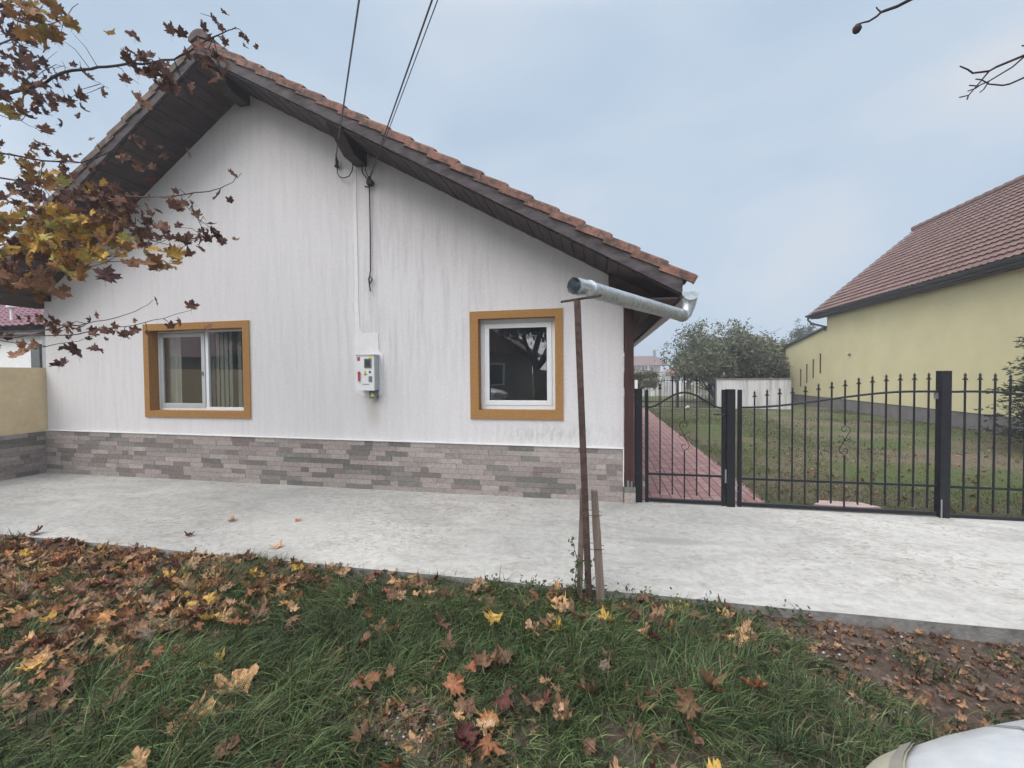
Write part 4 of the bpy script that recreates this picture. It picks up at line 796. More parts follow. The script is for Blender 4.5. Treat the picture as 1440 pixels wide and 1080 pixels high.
# ---------------------------------------------------------------- maple overhanging from the left, bare plum from the right
MAPLE_BR = [
   (0.016, [(-6.075, 3.0, 4.293), (-5.447, 2.964, 4.236), (-5.032, 2.927, 4.193), (-4.675, 2.891, 4.229), (-4.298, 2.855, 4.208), (-3.979, 2.818, 4.157), (-3.568, 2.782, 4.091), (-3.214, 2.745, 4.044), (-2.973, 2.709, 4.075), (-2.774, 2.673, 4.087), (-2.626, 2.636, 4.075), (-2.506, 2.6, 4.056)]) ,
   (0.011, [(-6.505, 3.2, 4.006), (-5.849, 3.167, 3.842), (-5.236, 3.133, 3.682), (-4.702, 3.1, 3.589), (-4.442, 3.067, 3.602), (-4.19, 3.033, 3.62), (-3.987, 3.0, 3.616)]) ,
   (0.01, [(-6.315, 3.1, 3.686), (-5.696, 3.078, 3.542), (-5.116, 3.056, 3.395), (-4.571, 3.033, 3.269), (-3.902, 3.011, 3.166), (-3.499, 2.989, 3.132), (-3.221, 2.967, 3.126), (-3.023, 2.944, 3.127), (-2.877, 2.922, 3.154), (-2.773, 2.9, 3.207)]) ,
   (0.008, [(-5.959, 2.9, 2.592), (-5.379, 2.883, 2.562), (-5.001, 2.867, 2.556), (-4.56, 2.85, 2.521), (-4.295, 2.833, 2.532), (-4.038, 2.817, 2.566), (-3.848, 2.8, 2.614)]) ,
   (0.009, [(-6.338, 3.2, 3.3), (-5.538, 3.188, 3.158), (-4.884, 3.175, 3.047), (-4.44, 3.163, 2.929), (-4.335, 3.15, 3.034), (-4.076, 3.138, 2.945), (-3.786, 3.125, 2.849), (-3.504, 3.113, 2.794), (-3.303, 3.1, 2.824)]) ,
   (0.008, [(-5.99, 2.9, 2.022), (-5.374, 2.867, 2.016), (-4.75, 2.833, 2.02), (-4.342, 2.8, 2.041), (-3.985, 2.767, 2.073), (-3.645, 2.733, 2.125), (-3.423, 2.7, 2.201)]) ,
   (0.008, [(-5.785, 2.8, 1.969), (-5.224, 2.786, 1.966), (-4.649, 2.771, 1.962), (-4.278, 2.757, 1.963), (-3.953, 2.743, 1.999), (-3.642, 2.729, 2.017), (-3.343, 2.714, 2.056), (-3.003, 2.7, 2.128)]) ,
   (0.006, [(-5.786, 2.8, 1.956), (-5.252, 2.8, 1.936), (-4.701, 2.8, 1.874), (-4.347, 2.8, 1.909), (-4.036, 2.8, 1.99)]) ,
   (0.03, [(-5.831, 2.9, 4.977), (-5.292, 2.9, 4.957), (-5.118, 2.9, 4.975), (-4.902, 2.9, 5.058)]) ,
   (0.01, [(-5.643, 2.8, 4.613), (-5.089, 2.78, 4.495), (-4.804, 2.76, 4.504), (-4.53, 2.74, 4.501), (-4.265, 2.72, 4.525), (-4.081, 2.7, 4.588)]) ,
   (0.008, [(-6.088, 3.0, 4.058), (-5.517, 3.0, 4.216), (-5.334, 3.0, 4.256), (-5.171, 3.0, 4.349), (-4.977, 3.0, 4.397), (-4.722, 3.0, 4.409)]) ,
   (0.006, [(-5.883, 2.9, 4.008), (-5.34, 2.9, 3.99), (-5.083, 2.9, 3.906), (-4.835, 2.9, 3.775)]) ,
   (0.009, [(-6.771, 3.3, 2.918), (-6.111, 3.283, 2.981), (-5.491, 3.267, 3.04), (-4.911, 3.25, 3.046), (-4.369, 3.233, 2.946), (-3.859, 3.217, 2.806), (-3.668, 3.2, 2.743)]) ,
   (0.003, [(-3.394, 2.93, 3.098), (-3.335, 2.92, 3.002), (-3.235, 2.91, 2.903), (-3.156, 2.9, 2.836)]) ,
   (0.003, [(-4.688, 2.95, 4.282), (-4.628, 2.95, 4.335), (-4.666, 2.95, 4.403)]) ,
   (0.003, [(-4.436, 2.93, 4.274), (-4.426, 2.93, 4.315), (-4.433, 2.93, 4.353)]) ,
   (0.003, [(-4.389, 2.93, 4.261), (-4.236, 2.915, 4.137), (-4.078, 2.9, 4.051)]) ,
   (0.003, [(-3.934, 2.85, 4.178), (-3.771, 2.825, 4.062), (-3.632, 2.8, 3.957)]) ,
]
MAPLE_CL = [
  (-4.863,2.800,4.784,0.257,0.083,16,'g',0.085),
  (-4.346,2.700,4.524,0.209,0.101,18,'g',0.090),
  (-4.022,2.600,4.333,0.085,0.064,7,'g',0.100),
  (-4.542,2.700,4.443,0.153,0.046,6,'g',0.095),
  (-4.120,2.600,4.241,0.058,0.032,4,'g',0.100),
  (-5.173,2.900,4.735,0.136,0.075,12,'d',0.080),
  (-5.222,2.900,4.618,0.120,0.050,9,'d',0.075),
  (-5.317,3.100,4.617,0.318,0.066,22,'d',0.060),
  (-5.099,3.100,4.484,0.122,0.078,16,'d',0.055),
  (-5.329,3.000,4.373,0.176,0.078,14,'d',0.070),
  (-5.071,2.900,4.168,0.169,0.050,8,'g',0.090),
  (-4.992,2.900,4.020,0.200,0.075,16,'d',0.070),
  (-4.745,2.800,3.794,0.097,0.072,6,'g',0.085),
  (-4.383,2.800,3.877,0.077,0.029,5,'b',0.070),
  (-4.722,2.900,4.076,0.082,0.049,7,'d',0.060),
  (-4.461,2.900,4.281,0.032,0.024,1,'d',0.080),
  (-4.467,2.900,4.131,0.040,0.030,1,'b',0.080),
  (-4.263,2.850,3.951,0.046,0.047,3,'b',0.080),
  (-3.940,2.800,3.904,0.022,0.017,1,'b',0.085),
  (-3.696,2.800,3.972,0.021,0.017,1,'b',0.060),
  (-3.493,2.750,4.030,0.083,0.055,13,'b',0.075),
  (-3.358,2.750,3.955,0.108,0.065,18,'b',0.075),
  (-3.226,2.750,3.854,0.053,0.043,5,'b',0.080),
  (-3.425,2.700,3.742,0.027,0.027,2,'t',0.090),
  (-3.259,2.700,4.040,0.020,0.016,1,'d',0.070),
  (-2.867,2.650,3.942,0.075,0.046,16,'b',0.075),
  (-2.638,2.600,4.020,0.060,0.035,7,'d',0.050),
  (-2.530,2.600,4.060,0.035,0.029,5,'d',0.045),
  (-5.589,3.100,3.712,0.129,0.068,9,'y',0.080),
  (-5.316,3.100,3.635,0.215,0.080,16,'g',0.080),
  (-4.959,3.100,3.643,0.156,0.066,14,'b',0.065),
  (-5.367,3.100,3.519,0.234,0.054,10,'y',0.080),
  (-4.783,3.100,3.702,0.043,0.032,2,'d',0.050),
  (-3.908,3.000,3.661,0.107,0.048,10,'b',0.065),
  (-4.030,3.000,3.493,0.108,0.061,12,'b',0.065),
  (-5.284,3.100,3.343,0.337,0.080,34,'b',0.075),
  (-4.601,3.000,3.321,0.164,0.063,18,'y',0.080),
  (-4.360,3.000,3.185,0.192,0.062,24,'b',0.070),
  (-4.084,3.000,3.098,0.140,0.086,26,'b',0.065),
  (-4.236,3.000,3.267,0.063,0.050,8,'b',0.065),
  (-5.301,3.000,3.073,0.264,0.118,42,'y',0.085),
  (-4.662,2.900,2.987,0.259,0.124,50,'y',0.090),
  (-4.343,2.900,2.869,0.157,0.110,30,'y',0.090),
  (-4.880,2.900,2.753,0.363,0.101,54,'y',0.090),
  (-5.224,2.900,2.744,0.207,0.090,22,'g',0.085),
  (-4.394,2.850,2.675,0.157,0.073,18,'y',0.090),
  (-4.180,2.900,3.008,0.062,0.036,6,'y',0.080),
  (-5.095,2.800,2.521,0.168,0.100,22,'b',0.090),
  (-4.806,2.800,2.443,0.147,0.061,14,'t',0.100),
  (-4.516,2.800,2.591,0.173,0.048,8,'y',0.090),
  (-4.324,2.800,2.478,0.077,0.024,4,'y',0.100),
  (-5.061,2.800,2.363,0.134,0.050,8,'g',0.090),
  (-4.033,3.000,2.983,0.093,0.074,22,'b',0.065),
  (-3.976,3.000,2.843,0.108,0.049,12,'b',0.070),
  (-4.095,3.000,2.790,0.109,0.049,12,'t',0.075),
  (-3.684,3.000,2.894,0.075,0.036,9,'b',0.055),
  (-3.487,3.000,2.777,0.117,0.036,10,'b',0.060),
  (-3.269,3.000,2.761,0.086,0.071,16,'b',0.060),
  (-3.209,3.000,2.833,0.043,0.035,5,'d',0.050),
  (-3.736,2.900,2.675,0.088,0.041,8,'y',0.085),
  (-3.553,2.900,2.651,0.087,0.041,8,'y',0.085),
  (-3.676,2.850,2.529,0.087,0.029,5,'g',0.090),
  (-3.460,2.850,2.516,0.057,0.040,6,'g',0.080),
  (-4.013,2.800,2.595,0.104,0.029,6,'y',0.090),
  (-3.786,2.750,2.408,0.022,0.017,1,'p',0.110),
  (-3.528,2.950,3.060,0.073,0.035,8,'b',0.060),
  (-3.395,2.950,3.124,0.036,0.023,3,'b',0.055),
  (-3.292,2.900,2.979,0.035,0.046,3,'b',0.070),
  (-3.188,2.900,2.924,0.042,0.034,3,'b',0.060),
  (-2.840,2.900,3.186,0.020,0.028,2,'b',0.060),
  (-2.899,2.900,3.012,0.027,0.022,2,'b',0.060),
  (-4.723,2.800,2.102,0.081,0.049,8,'b',0.055),
  (-4.540,2.800,2.047,0.080,0.036,8,'b',0.055),
  (-4.344,2.750,1.976,0.077,0.047,9,'b',0.055),
  (-4.204,2.750,2.002,0.061,0.035,6,'b',0.055),
  (-4.039,2.750,1.979,0.060,0.047,8,'b',0.050),
  (-3.892,2.750,1.940,0.044,0.035,3,'b',0.050),
  (-3.691,2.700,1.942,0.050,0.028,3,'b',0.055),
  (-3.571,2.700,1.961,0.035,0.034,4,'b',0.055),
  (-4.747,2.750,1.854,0.081,0.049,5,'t',0.085),
  (-4.248,2.700,1.829,0.030,0.017,1,'b',0.110),
  (-3.971,2.700,1.835,0.022,0.017,1,'b',0.085),
  (-4.818,2.750,1.714,0.049,0.024,2,'b',0.070),
  (-3.273,2.700,2.013,0.027,0.016,3,'b',0.070),
  (-3.362,2.700,2.187,0.020,0.016,1,'b',0.060),
  (-3.016,2.700,2.140,0.020,0.016,1,'b',0.060),
  (-3.852,2.700,2.077,0.022,0.017,2,'b',0.040),
  (-3.759,2.700,2.034,0.021,0.017,1,'b',0.050),
  (-5.121,2.800,1.977,0.119,0.031,4,'b',0.050),
  (-4.440,2.700,1.844,0.031,0.018,1,'b',0.040),
  (-6.133,3.000,3.210,0.473,0.411,70,'y',0.090),
  (-5.845,2.900,4.720,0.449,0.322,50,'b',0.080),
  (-5.887,2.900,3.943,0.453,0.261,30,'b',0.080),
]
BARE_BR = [
   (0.007, [(1.857, 2.2, 3.218), (1.443, 2.2, 3.255), (1.311, 2.2, 3.205), (1.266, 2.2, 3.186), (1.221, 2.2, 3.176), (1.205, 2.2, 3.172), (1.189, 2.2, 3.157), (1.159, 2.2, 3.141), (1.143, 2.2, 3.14), (1.115, 2.2, 3.136)]) ,
   (0.003, [(1.205, 2.2, 3.172), (1.194, 2.2, 3.184), (1.186, 2.2, 3.197)]) ,
   (0.006, [(2.404, 2.3, 3.2), (2.083, 2.293, 3.024), (1.788, 2.286, 2.955), (1.684, 2.279, 2.917), (1.653, 2.271, 2.899), (1.589, 2.264, 2.895), (1.566, 2.257, 2.909), (1.532, 2.25, 2.924)]) ,
   (0.003, [(1.66, 2.28, 2.904), (1.629, 2.272, 2.867), (1.598, 2.265, 2.83), (1.57, 2.257, 2.798), (1.532, 2.25, 2.79)]) ,
   (0.002, [(1.565, 2.25, 2.794), (1.56, 2.25, 2.777)]) ,
   (0.004, [(2.135, 2.35, 3.06), (1.83, 2.34, 2.981), (1.782, 2.33, 2.938), (1.689, 2.32, 2.883), (1.641, 2.31, 2.862), (1.602, 2.3, 2.864)]) ,
   (0.002, [(1.675, 2.3, 2.872), (1.655, 2.3, 2.838), (1.642, 2.3, 2.828)]) ,
   (0.004, [(2.185, 2.3, 2.925), (1.798, 2.297, 2.867), (1.745, 2.293, 2.845), (1.717, 2.29, 2.841), (1.665, 2.287, 2.852), (1.634, 2.283, 2.873), (1.611, 2.28, 2.877)]) ,
   (0.003, [(1.823, 2.3, 2.996), (1.79, 2.3, 3.007)]) ,
   (0.002, [(1.635, 2.28, 2.853), (1.612, 2.28, 2.837), (1.583, 2.28, 2.829)]) ,
   (0.004, [(2.09, 2.3, 3.029), (1.945, 2.3, 3.083), (1.846, 2.3, 3.124)]) ,
]

HERO=[
  (-1.820,1.808,'tan'),
  (-1.862,1.586,'tan'),
  (-0.411,2.535,'pale'),
  (-0.526,2.294,'mauve'),
  (0.051,2.426,'mauve'),
  (-0.581,1.734,'red'),
  (0.738,2.290,'rust'),
  (-0.678,2.619,'yel'),
  (-2.243,2.243,'rust'),
  (-3.200,2.652,'yel'),
  (-3.962,2.913,'or'),
  (-0.525,1.881,'or'),
  (-3.826,2.132,'yel'),
  (-2.406,1.770,'rust'),
  (-3.674,2.011,'or'),
  (-0.729,2.014,'rust'),
  (-1.005,1.944,'rust'),
  (-1.190,1.958,'rust'),
  (-2.153,2.565,'or'),
  (-2.672,2.465,'yel'),
  (-0.979,2.460,'mauve'),
  (-0.471,1.738,'rust'),
]

HALF = [(0, -.42), (.16, -.42), (.40, -.52), (.37, -.40), (.54, -.36), (.46, -.26), (.38, -.17), (.55, -.12), (.56, -.02), (.74, .10), (.60, .17), (.56, .33), (.42, .26), (.26, .19), (.24, .30), (.30, .40), (.15, .44), (.09, .58), (0, .74)]
OUT = HALF + [(-x, y) for x, y in HALF[-2:0:-1]]
def leaf_arrays(rnd, curl=1., droop=None):
    """one maple leaf of unit width: outline fan with folds along the lobes and a thin stalk; returns verts, quads/tris as quads"""
    c1, c2, tw = rnd.uniform(-.5, .9) * curl, rnd.uniform(-.5, .7) * curl, rnd.uniform(-.3, .3) * curl; sq = rnd.uniform(.85, 1.1); js = [rnd.uniform(.86, 1.1) for _ in OUT]
    ed = [rnd.uniform(-.05, .14) * curl for _ in OUT]
    V = [(0, -.12, 0)]; 
    for (x, y), j, e in zip(OUT, js, ed): V.append((x * j * sq, (y + .12) * j - .12, e))
    mid = [((a[0]) * .5, (a[1] + .12) * .5 - .12, e * .3 + (.03 if i % 3 else -.03) * curl) for i, (a, e) in enumerate(zip(V[1:], ed))]
    n = len(OUT); V += mid
    V = [(x, y, z + c1 * x * x * .9 + c2 * y * y * .7 + tw * x * y) for x, y, z in V]
    F = [(1 + i, 1 + (i + 1) % n, 1 + n + (i + 1) % n, 1 + n + i) for i in range(n)] + [(0, 1 + n + i, 1 + n + (i + 1) % n, 1 + n + (i + 2) % n) for i in range(0, n, 2)]
    b = len(V); L = rnd.uniform(.3, .65); sb = rnd.uniform(-.25, .25)
    V += [(-.012, -.4, V[1][2]), (.012, -.4, V[1][2]), (.010 + sb * .5, -.42 - L * .55, .06), (-.010 + sb * .5, -.42 - L * .55, .06), (.008 + sb, -.42 - L, .03), (-.008 + sb, -.42 - L, .03)]
    F += [(b, b + 1, b + 2, b + 3), (b + 3, b + 2, b + 4, b + 5)]
    return np.array(V), np.array(F)
PAL = {'g': ((.26, .135, .045), (.20, .10, .045), (.30, .18, .05), (.22, .17, .05)), 'd': ((.075, .032, .03), (.10, .045, .035), (.13, .06, .04)), 'b': ((.10, .048, .038), (.14, .068, .048), (.08, .04, .034), (.17, .085, .055)),
       'y': ((.40, .235, .05), (.33, .175, .045), (.46, .28, .06), (.24, .12, .045), (.30, .26, .07)), 't': ((.27, .14, .085), (.33, .18, .11)), 'p': ((.085, .04, .042),)}
rl = random.Random(12); lib = [leaf_arrays(rl) for _ in range(24)]
def rotm(a, b, c): return np.array(Matrix.Rotation(a, 3, 'Z') @ Matrix.Rotation(b, 3, 'X') @ Matrix.Rotation(c, 3, 'Y'))
mp_ = empty('maple_tree', (-7.4, 2.3, -.06), 'autumn maple with yellow and brown leaves reaching in from the left over the verge', 'tree')
mb = MB(); mb.tube([(-7.4, 2.3, -.1), (-7.38, 2.32, 1.2), (-7.3, 2.3, 2.4), (-7.4, 2.35, 4), (-7.35, 2.4, 6.5)], [.17, .13, .11, .08, .03], 12)
mb.build('trunk', M['bark'], mp_, smooth=True)
for r0, pts in MAPLE_BR:
    mb = MB(); n = len(pts); pts = [Vector(p) for p in pts]
    if pts[0].x < -5.6:
        zt = max(.9, pts[0].z - .35); pts = [Vector((-7.36, 2.33, zt))] + pts
    m_ = len(pts); fine = []
    for i in range(m_ - 1):
        fine += [pts[i].lerp(pts[i + 1], k / 3) + (Vector((rl.gauss(0, 1), rl.gauss(0, 1), rl.gauss(0, 1))) * .006 if k else Vector()) for k in range(3)]
    fine.append(pts[-1]); k = len(fine)
    mb.tube(fine, [max(.0016, r0 * (1 - .85 * i / k)) for i in range(k)], 6, cap=False)
    mb.build('branch', M['twig2'] if .007 < r0 < .0105 else M['twig'], mp_, smooth=True, fix=False)
Vs, Fs, Cs = [], [], []; o_ = 0; tw = MB()
brp = [Vector(p) for r0, pts in MAPLE_BR for a, b in zip(pts[:-1], pts[1:]) for p in (a, Vector(a).lerp(Vector(b), .33), Vector(a).lerp(Vector(b), .66))]
for (x, y, z, sx, sz, n, pal, s) in MAPLE_CL:
    cen = Vector((x, y, z)); near = sorted(brp, key=lambda q: (q - cen).length)[:3]
    if n > 2:
        for k in range(max(1, n // 5)):
            q = cen + Vector((rl.gauss(0, sx * .5), rl.gauss(0, .1), rl.gauss(0, sz * .5))); a = rl.choice(near); m2 = a.lerp(q, .5) + Vector((0, 0, rl.uniform(-.03, .05)))
            tw.tube([a, m2, q], [.0035, .0025, .0013], 4, cap=False)
    for k in range(n):
        V, F = lib[rl.randrange(24)]; sc = s * rl.uniform(.7, 1.25) * (1.12 if n < 3 else 1)
        rot = rotm(rl.uniform(0, 6.28), rl.gauss(1.15, .55), rl.gauss(0, .7)) if pal != 'g' else rotm(rl.uniform(0, 6.28), rl.gauss(.7, .6), rl.gauss(0, .5))
        p = np.array((x + (rl.gauss(0, sx * .62) if n > 1 else 0), y + rl.gauss(0, .13), z + (rl.gauss(0, sz * .62) if n > 1 else 0)))
        base = np.array(rl.choice(PAL[pal if rl.random() > .12 else 'b'])) * rl.uniform(.75, 1.2)
        Vw = V * sc @ rot.T + p; Vs.append(Vw); Fs.append(F + o_); o_ += len(V)
        c = np.tile(base, (len(V), 1)); c[0] *= 1.15; Cs.append(c)
npmesh('crown', np.concatenate(Vs), np.concatenate(Fs), np.concatenate(Cs), M['leaf'], mp_, smooth=False)
tag(tw.build('twigs', M['twig'], mp_, fix=False), kind='stuff')
bt = empty('plum_tree', (4.6, 2.4, -.1), 'bare tree with thin leafless twigs reaching in at the top right', 'tree')
mb = MB(); mb.tube([(4.6, 2.4, -.15), (4.55, 2.4, 1.5), (4.5, 2.45, 2.6), (4.7, 2.4, 4.2), (4.6, 2.4, 5.6)], [.12, .09, .07, .04, .01], 10); mb.build('trunk', M['bark'], bt, smooth=True)
for r0, pts in BARE_BR:
    pts = [Vector(p) for p in pts]
    if pts[0].x > 2.2: pts = [Vector((4.5, 2.44, max(1.4, pts[0].z - .3)))] + pts
    mb = MB(); k = len(pts); mb.tube(pts, [max(.0025, r0 * (1.15 - .8 * i / k)) for i in range(k)], 6, cap=False); mb.build('branch', M['twig'], bt, smooth=True, fix=False)
mb = MB(); mb.tube([(1.120, 2.2, 3.135), (1.117, 2.2, 3.130), (1.114, 2.2, 3.118), (1.110, 2.2, 3.104), (1.107, 2.2, 3.095)], [.003, .012, .018, .014, .003], 10); mb.build('dried_fruit', M['twig'], bt, smooth=True)

# ---------------------------------------------------------------- grass of the verge
def gzv(x, y): return np.array([gz(a, b) for a, b in zip(x, y)])
def vn(x, y, f, sd): return np.array([mnoise.noise(Vector((a * f, b * f, sd))) for a, b in zip(x, y)])
def blades(name, X, Y, Z, Ln, dirx, diry, lean, wid, col, label):
    n = len(X); T = np.array((0, .35, .7, 1.)); Wd = np.array((1, .95, .62, .08)); V = np.zeros((n, 8, 3)); px, py = -diry, dirx
    r = np.random.default_rng(1); ph = r.uniform(-1, 1, n); wx = px * np.cos(ph) + dirx * np.sin(ph); wy = py * np.cos(ph) + diry * np.sin(ph)
    for i, t in enumerate(T):
        h = Ln * t * (1 - .45 * lean * t); o = Ln * lean * t ** 1.7
        cx, cy, cz = X + dirx * o, Y + diry * o, Z + h * np.clip(1 - lean * t * .45, .15, 1)
        for k, sg in enumerate((-1, 1)):
            V[:, i * 2 + k, 0] = cx + sg * wx * wid * Wd[i] / 2; V[:, i * 2 + k, 1] = cy + sg * wy * wid * Wd[i] / 2; V[:, i * 2 + k, 2] = cz
    b = np.arange(n)[:, None, None] * 8; q = np.array([[0, 1, 3, 2], [2, 3, 5, 4], [4, 5, 7, 6]])[None]; F = (b + q).reshape(-1, 4)
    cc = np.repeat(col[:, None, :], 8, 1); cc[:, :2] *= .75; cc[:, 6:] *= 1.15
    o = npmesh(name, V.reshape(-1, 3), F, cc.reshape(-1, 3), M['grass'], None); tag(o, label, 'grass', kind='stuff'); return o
rg = np.random.default_rng(21)
def dirt_mask(x, y):      # 1 where bare soil shows: right of the verge, a worn patch in the middle
    d = np.clip((x - (.80 + .5 * (3.14 - y)) + .3 * vn(x, y, 1.3, 9)) / .3, 0, 1) * np.clip((y - .8) / .3, 0, 1)
    p = np.exp(-(((x + .95) / .34) ** 2 + ((y - 1.83) / .15) ** 2)); q = np.exp(-(((x + .1) / .5) ** 2 + ((y - 1.7) / .1) ** 2)) * .5
    return np.clip(d + p + q * (vn(x, y, 2.5, 4) > -.1), 0, 1)
nt = 9500; tx = rg.uniform(-8.2, 4.6, nt); ty = -.4 + 3.62 * rg.random(nt) ** .8
keep = (rg.random(nt) > dirt_mask(tx, ty) * .95) & ((ty < 3.02) | (rg.random(nt) < .45)) & (rg.random(nt) < .82 + .5 * vn(tx, ty, 1.3, 2)) & ~((tx > .45) & (ty < 1.15))
lf = np.clip((-2.3 - tx) / 1.2, 0, 1) * np.clip((ty - 1.7) / .6, 0, 1); keep &= rg.random(nt) > lf * .78
tx, ty = tx[keep], ty[keep]; nt = len(tx)
th = .118 * (1 + .55 * vn(tx, ty, .9, 7)) * rg.uniform(.65, 1.3, nt); th *= np.where(ty > 2.85, .72, 1) * (1 - .45 * np.clip((tx - .55 - .5 * (3.14 - ty)) / .5, 0, 1))
tcol = np.array(((.060, .094, .034), (.074, .110, .038), (.046, .074, .030), (.094, .120, .050)))[rg.integers(0, 4, nt)] * (1 + .3 * vn(tx, ty, 2, 5))[:, None]
tang = vn(tx, ty, .8, 12) * 3.2 - .6
nb = 38; N = nt * nb; rep = lambda a: np.repeat(a, nb)
bxr, byr = rg.normal(0, .035, N), rg.normal(0, .035, N); X = rep(tx) + bxr; Y = rep(ty) + byr
ang = np.arctan2(byr, bxr) + rg.normal(0, .5, N); gx = np.cos(ang) * .8 + np.cos(rep(tang)) * .75; gy = np.sin(ang) * .8 + np.sin(rep(tang)) * .75; gl = np.hypot(gx, gy) + 1e-6
ok = Y < 3.2; Zg = np.repeat(gzv(tx, ty), nb) - .005
lean = np.clip(rg.normal(.75, .28, N), .1, 1.4); Ln = rep(th) * rg.uniform(.5, 1.35, N) * 1.35
col = np.repeat(tcol, nb, 0) * (.45 + 2.1 * rg.random((N, 1)) ** 2.4); dry = rg.random(N) < .08; col[dry] = np.array((.16, .13, .07)) * rg.uniform(.6, 1.1, (dry.sum(), 1))
sel = lambda a: a[ok]
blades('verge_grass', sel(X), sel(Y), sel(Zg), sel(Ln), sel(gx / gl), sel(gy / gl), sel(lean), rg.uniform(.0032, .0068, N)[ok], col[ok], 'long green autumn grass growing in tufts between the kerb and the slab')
# clover and weeds poking up along the slab edge
wx_ = rg.uniform(-.9, 1.3, 420); wy_ = rg.uniform(3.0, 3.19, 420); k_ = 26
cen = np.stack([wx_, wy_, gzv(wx_, wy_) + rg.uniform(.01, .07, 420)], 1)
V, F, cl = quadsphere_leaves(cen[::6], 16, np.array((.03, .02, .03)), .016, ((.05, .085, .035), (.07, .11, .045), (.09, .10, .05)), 3, .9)
tag(npmesh('edge_weeds', V, F, cl, M['grass'], None, smooth=False), 'low broad-leaved weeds along the slab edge round the prop pole', 'weeds', kind='stuff')
sp = empty('weed_sapling', (-.17, 3.06, -.05), 'thin green weed stem with small leaves climbing the left stake', 'weed')
mb = MB(); st_ = [(-.17, 3.06, -.06), (-.19, 3.05, .12), (-.17, 3.05, .26), (-.21, 3.04, .42)]; mb.tube(st_, [.004, .003, .0025, .0015], 5); mb.tube([(-.13, 3.03, -.05), (-.12, 3.02, .15), (-.07, 3.02, .27)], [.003, .002, .001], 5); mb.build('stem', M['grass'], sp)
V, F, cl = quadsphere_leaves([(-.19, 3.05, .12), (-.18, 3.05, .2), (-.21, 3.04, .30), (-.17, 3.05, .26), (-.21, 3.04, .41), (-.12, 3.02, .15), (-.08, 3.02, .26), (-.15, 3.04, .08), (-.22, 3.03, .05), (-.11, 3.02, .05)], 9, .022, .017, ((.06, .09, .04), (.09, .12, .055)), 8, .9); npmesh('foliage', V, F, cl, M['grass'], sp, smooth=False)

# lawn behind the fence: short blades, thinner where the soil shows
nl = 150000; lx = rg.uniform(1.95, 10, nl); ly = 5.62 + 14.6 * rg.random(nl) ** 1.7
p_ = vn(lx[:], ly[:], .55, 2) * .5 + vn(lx, ly, 2.2, 3) * .4 + np.where(ly < 6.7, .45, 0) + np.where((lx < 3.2 + (ly - 6) * .25), .25, -.12)
kp = rg.random(nl) < np.clip(.45 + p_ * 1.3, .10, 1); lx, ly = lx[kp], ly[kp]; nl = len(lx); an = rg.uniform(0, 6.28, nl)
far = np.clip((ly - 6) / 10, 0, 1)
cg = np.array(((.06, .085, .03), (.085, .11, .04), (.11, .125, .05), (.12, .105, .06)))[rg.integers(0, 4, nl)] * rg.uniform(.7, 1.35, (nl, 1))
blades('lawn_grass', lx, ly, np.full(nl, -.012), rg.uniform(.03, .075, nl) * (1 + .2 * far), np.cos(an), np.sin(an), rg.uniform(.3, 1.1, nl), rg.uniform(.004, .008, nl) * (1 + 1.2 * far), cg, 'short patchy lawn grass behind the iron fence')

# ---------------------------------------------------------------- fallen leaves
FCOL = {'tan': ((.50, .30, .15), 'pale tan'), 'pale': ((.44, .28, .165), 'light buff'), 'mauve': ((.19, .10, .066), 'dusky brown'), 'red': ((.115, .042, .034), 'dark reddish'), 'rust': ((.28, .12, .06), 'rusty red-brown'), 'yel': ((.58, .36, .09), 'bright yellow'), 'or': ((.40, .195, .08), 'orange-brown'), 'brown': ((.17, .098, .056), 'dull brown'), 'litter': ((.20, .145, .11), 'faded grey-brown'), 'pink': ((.33, .195, .115), 'light brown')}
keys = list(FCOL); rf_ = random.Random(77); LM = {}
for kname in keys:
    for v in range(6):
        V, F = leaf_arrays(rf_, 1.7); base = np.array(FCOL[kname][0]); c = np.tile(base, (len(V), 1)) * rf_.uniform(.8, 1.12)
        r2 = np.random.default_rng(v); c[1:1 + len(OUT)] *= r2.uniform(.62, 1.1, (len(OUT), 1)); c[1 + len(OUT):1 + 2 * len(OUT)] *= r2.uniform(.85, 1.25, (len(OUT), 1)); c[0] *= 1.2; c[-6:] = (.30, .2, .12)
        LM[(kname, v)] = (V, F, c)
spots = []
for x, y, k in HERO: spots.append((x, y, k, .10 if k != 'tan' else .145, 1))
Wk = dict(tan=1.6, litter=.8, pale=1.3, mauve=2.6, red=.8, rust=2.2, yel=.45, brown=3.0, pink=2.8); Wk['or'] = 1.1
while len(spots) < 2500:
    x = rf_.uniform(-7.8, 3.9); y = rf_.uniform(1.15, 3.17)
    if x > .5 and y < 1.3: continue
    w = .11
    if x < -2.0: w += 2.2 * min(1, (-2.0 - x) / 1.1) * min(1, max(0, (y - 1.45) / .5))
    if y > 2.62: w += .30 if -1.9 < x < 1.0 else .12
    if -1.3 < x < -.6 and 1.8 < y < 2.05: w += .4
    if x > .95 and y > 1.2: w += .25
    if rf_.random() > w * .6: continue
    k = rf_.choices(keys, [Wk[q] for q in keys])[0]
    if x > .95:
        if rf_.random() < .72: continue
        k = rf_.choice(('litter', 'litter', 'brown', 'pink', 'mauve'))
    spots.append((x, y, k, rf_.uniform(.05, .105) * (.52 if x > 1.0 else 1), 0))
def place(x, y, s, hero):
    g = gz(x, y); dm = float(dirt_mask(np.array([x]), np.array([y]))[0]); h = .012 if dm > .5 else rf_.uniform(.02, .085) + (.02 if hero else 0)
    if y > 2.95: h = rf_.uniform(.015, .05)
    return g + h
made = {}
